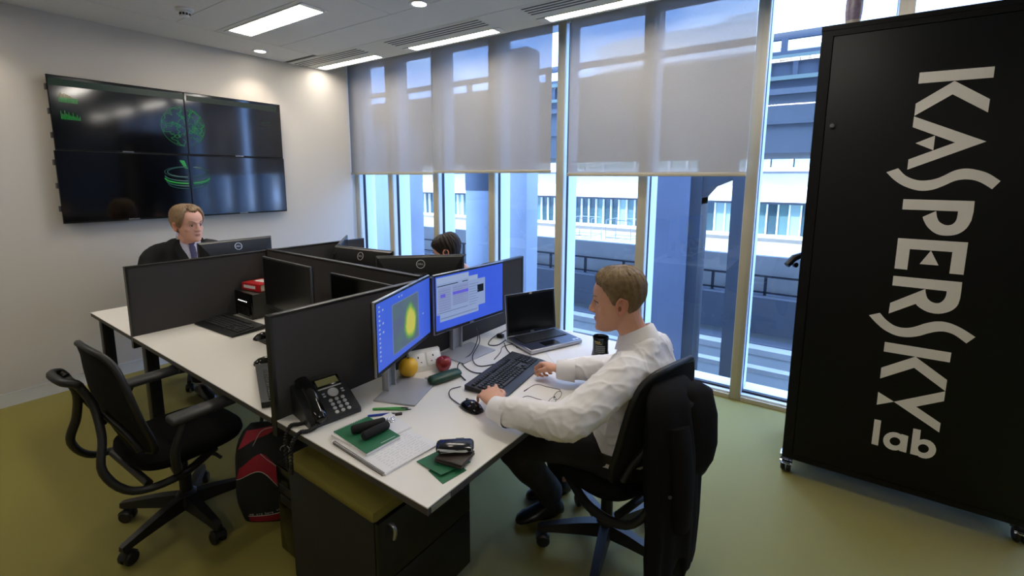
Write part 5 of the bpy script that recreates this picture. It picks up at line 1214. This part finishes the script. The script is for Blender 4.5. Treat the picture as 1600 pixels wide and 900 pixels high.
# --- the woman behind the monitors on the window side
B0 = (-1.33, 1.72)
HM = frame(q_(-1.335, 1.50, 1.135), (-.86, -.42, -.36), (-.32, -.16, 1)) @ Matrix.Scale(1.0, 4)
g = G(); head_geom(g, HM, nose=.9)
g.loft([superell(q_(*c), (1, 0, 0), (0, 1, 0), a, b, 20, 2.1) for c, a, b in (((-1.33, 1.66, .96), .08, .06), ((-1.33, 1.64, 1.01), .05, .05), ((-1.335, 1.57, 1.06), .047, .05), ((-1.337, 1.52, 1.11), .045, .05))])
g.loft([superell(q_(*c), (1, 0, 0), (0, 1, 0), a, b, 20, 2.4) for c, a, b in (((-1.33, 1.74, .5), .14, .09), ((-1.33, 1.71, .7), .11, .08), ((-1.33, 1.68, .9), .12, .075), ((-1.33, 1.66, .97), .08, .06))])
for s in (-1, 1):
    Mh = frame(q_(-1.33+s*.12, 1.41, .752), (-s*.15, -1, -.03), (0, 0, 1)); hand_geom(g, Mh, -s, [(.25, .3, .2)]*4, .02, [(-s*.016, .02, -.004), (-s*.036, .045, -.006), (-s*.046, .07, -.008), (-s*.05, .09, -.01), (-s*.05, .105, -.012)], .88)
    g.tube([q_(-1.33+s*.1, 1.66, .92), q_(-1.33+s*.16, 1.66, .9), q_(-1.33+s*.2, 1.63, .79), q_(-1.33+s*.13, 1.46, .765)], [.035, .038, .03, .024], 12)
    g.tube([q_(-1.33+s*.08, 1.74, .53), q_(-1.33+s*.09, 1.36, .53), q_(-1.33+s*.09, 1.4, .1)], [.06, .05, .032], 12)
wo = fuse(g, .0045, 'person', M_skin2, None, 3, .5, None, D(B0[0], B0[1], 0)); wo.rotation_euler = (0, 0, DA)
tag(wo, 'dark-haired woman seated on the window side, only the top of her head showing', 'person')
def hl_wo(t):
    pts = [(0, .066), (.6, .06), (1.0, .035), (1.3, .0), (1.45, -.01), (1.6, -.03), (2.0, -.07), (3.2, -.09)]
    for (a, x), (b, y) in zip(pts, pts[1:]):
        if a <= t <= b: return x+(y-x)*(t-a)/(b-a)
    return pts[-1][1]
head_extras(wo, HM, M_hair3, hl_wo, lambda t, s: .014, 5)
g = G(); g.loft([superell(q_(*c), (1, 0, 0), (0, 1, 0), a, b, 28, 2.5) for c, a, b in (((-1.33, 1.74, .48), .18, .13), ((-1.33, 1.72, .62), .15, .12), ((-1.33, 1.7, .78), .16, .12), ((-1.33, 1.675, .88), .175, .11), ((-1.33, 1.66, .94), .13, .085), ((-1.33, 1.655, .975), .07, .06))])
for s in (-1, 1): g.tube(smoothpath([q_(-1.33+s*.1, 1.66, .91), q_(-1.33+s*.165, 1.66, .89), q_(-1.33+s*.215, 1.65, .8), q_(-1.33+s*.17, 1.54, .785), q_(-1.33+s*.125, 1.43, .772)], 4), [.065]*5+[.062, .06, .057, .055, .053, .05, .048, .046, .044, .042, .04, .038], 14)
fuse(g, .009, 'top', M_dress, wo, 3)
g = G()
for s in (-1, 1): g.tube(smoothpath([q_(-1.33+s*.08, 1.74, .535), q_(-1.33+s*.09, 1.55, .54), q_(-1.33+s*.09, 1.37, .53), q_(-1.33+s*.09, 1.34, .46), q_(-1.33+s*.09, 1.38, .12)], 4), [.085]*9+[.075, .07, .068, .066, .064, .062, .06, .058], 14)
fuse(g, .01, 'trousers', M_trous, wo, 2)
shoe((-1.42, 1.41, 0), (-1.43, 1.17, 0), wo); shoe((-1.24, 1.41, 0), (-1.23, 1.17, 0), wo)
copy_thing(mc, 'black office chair under the dark-haired woman', D(-1.33, 1.76, 0), DA+PI)
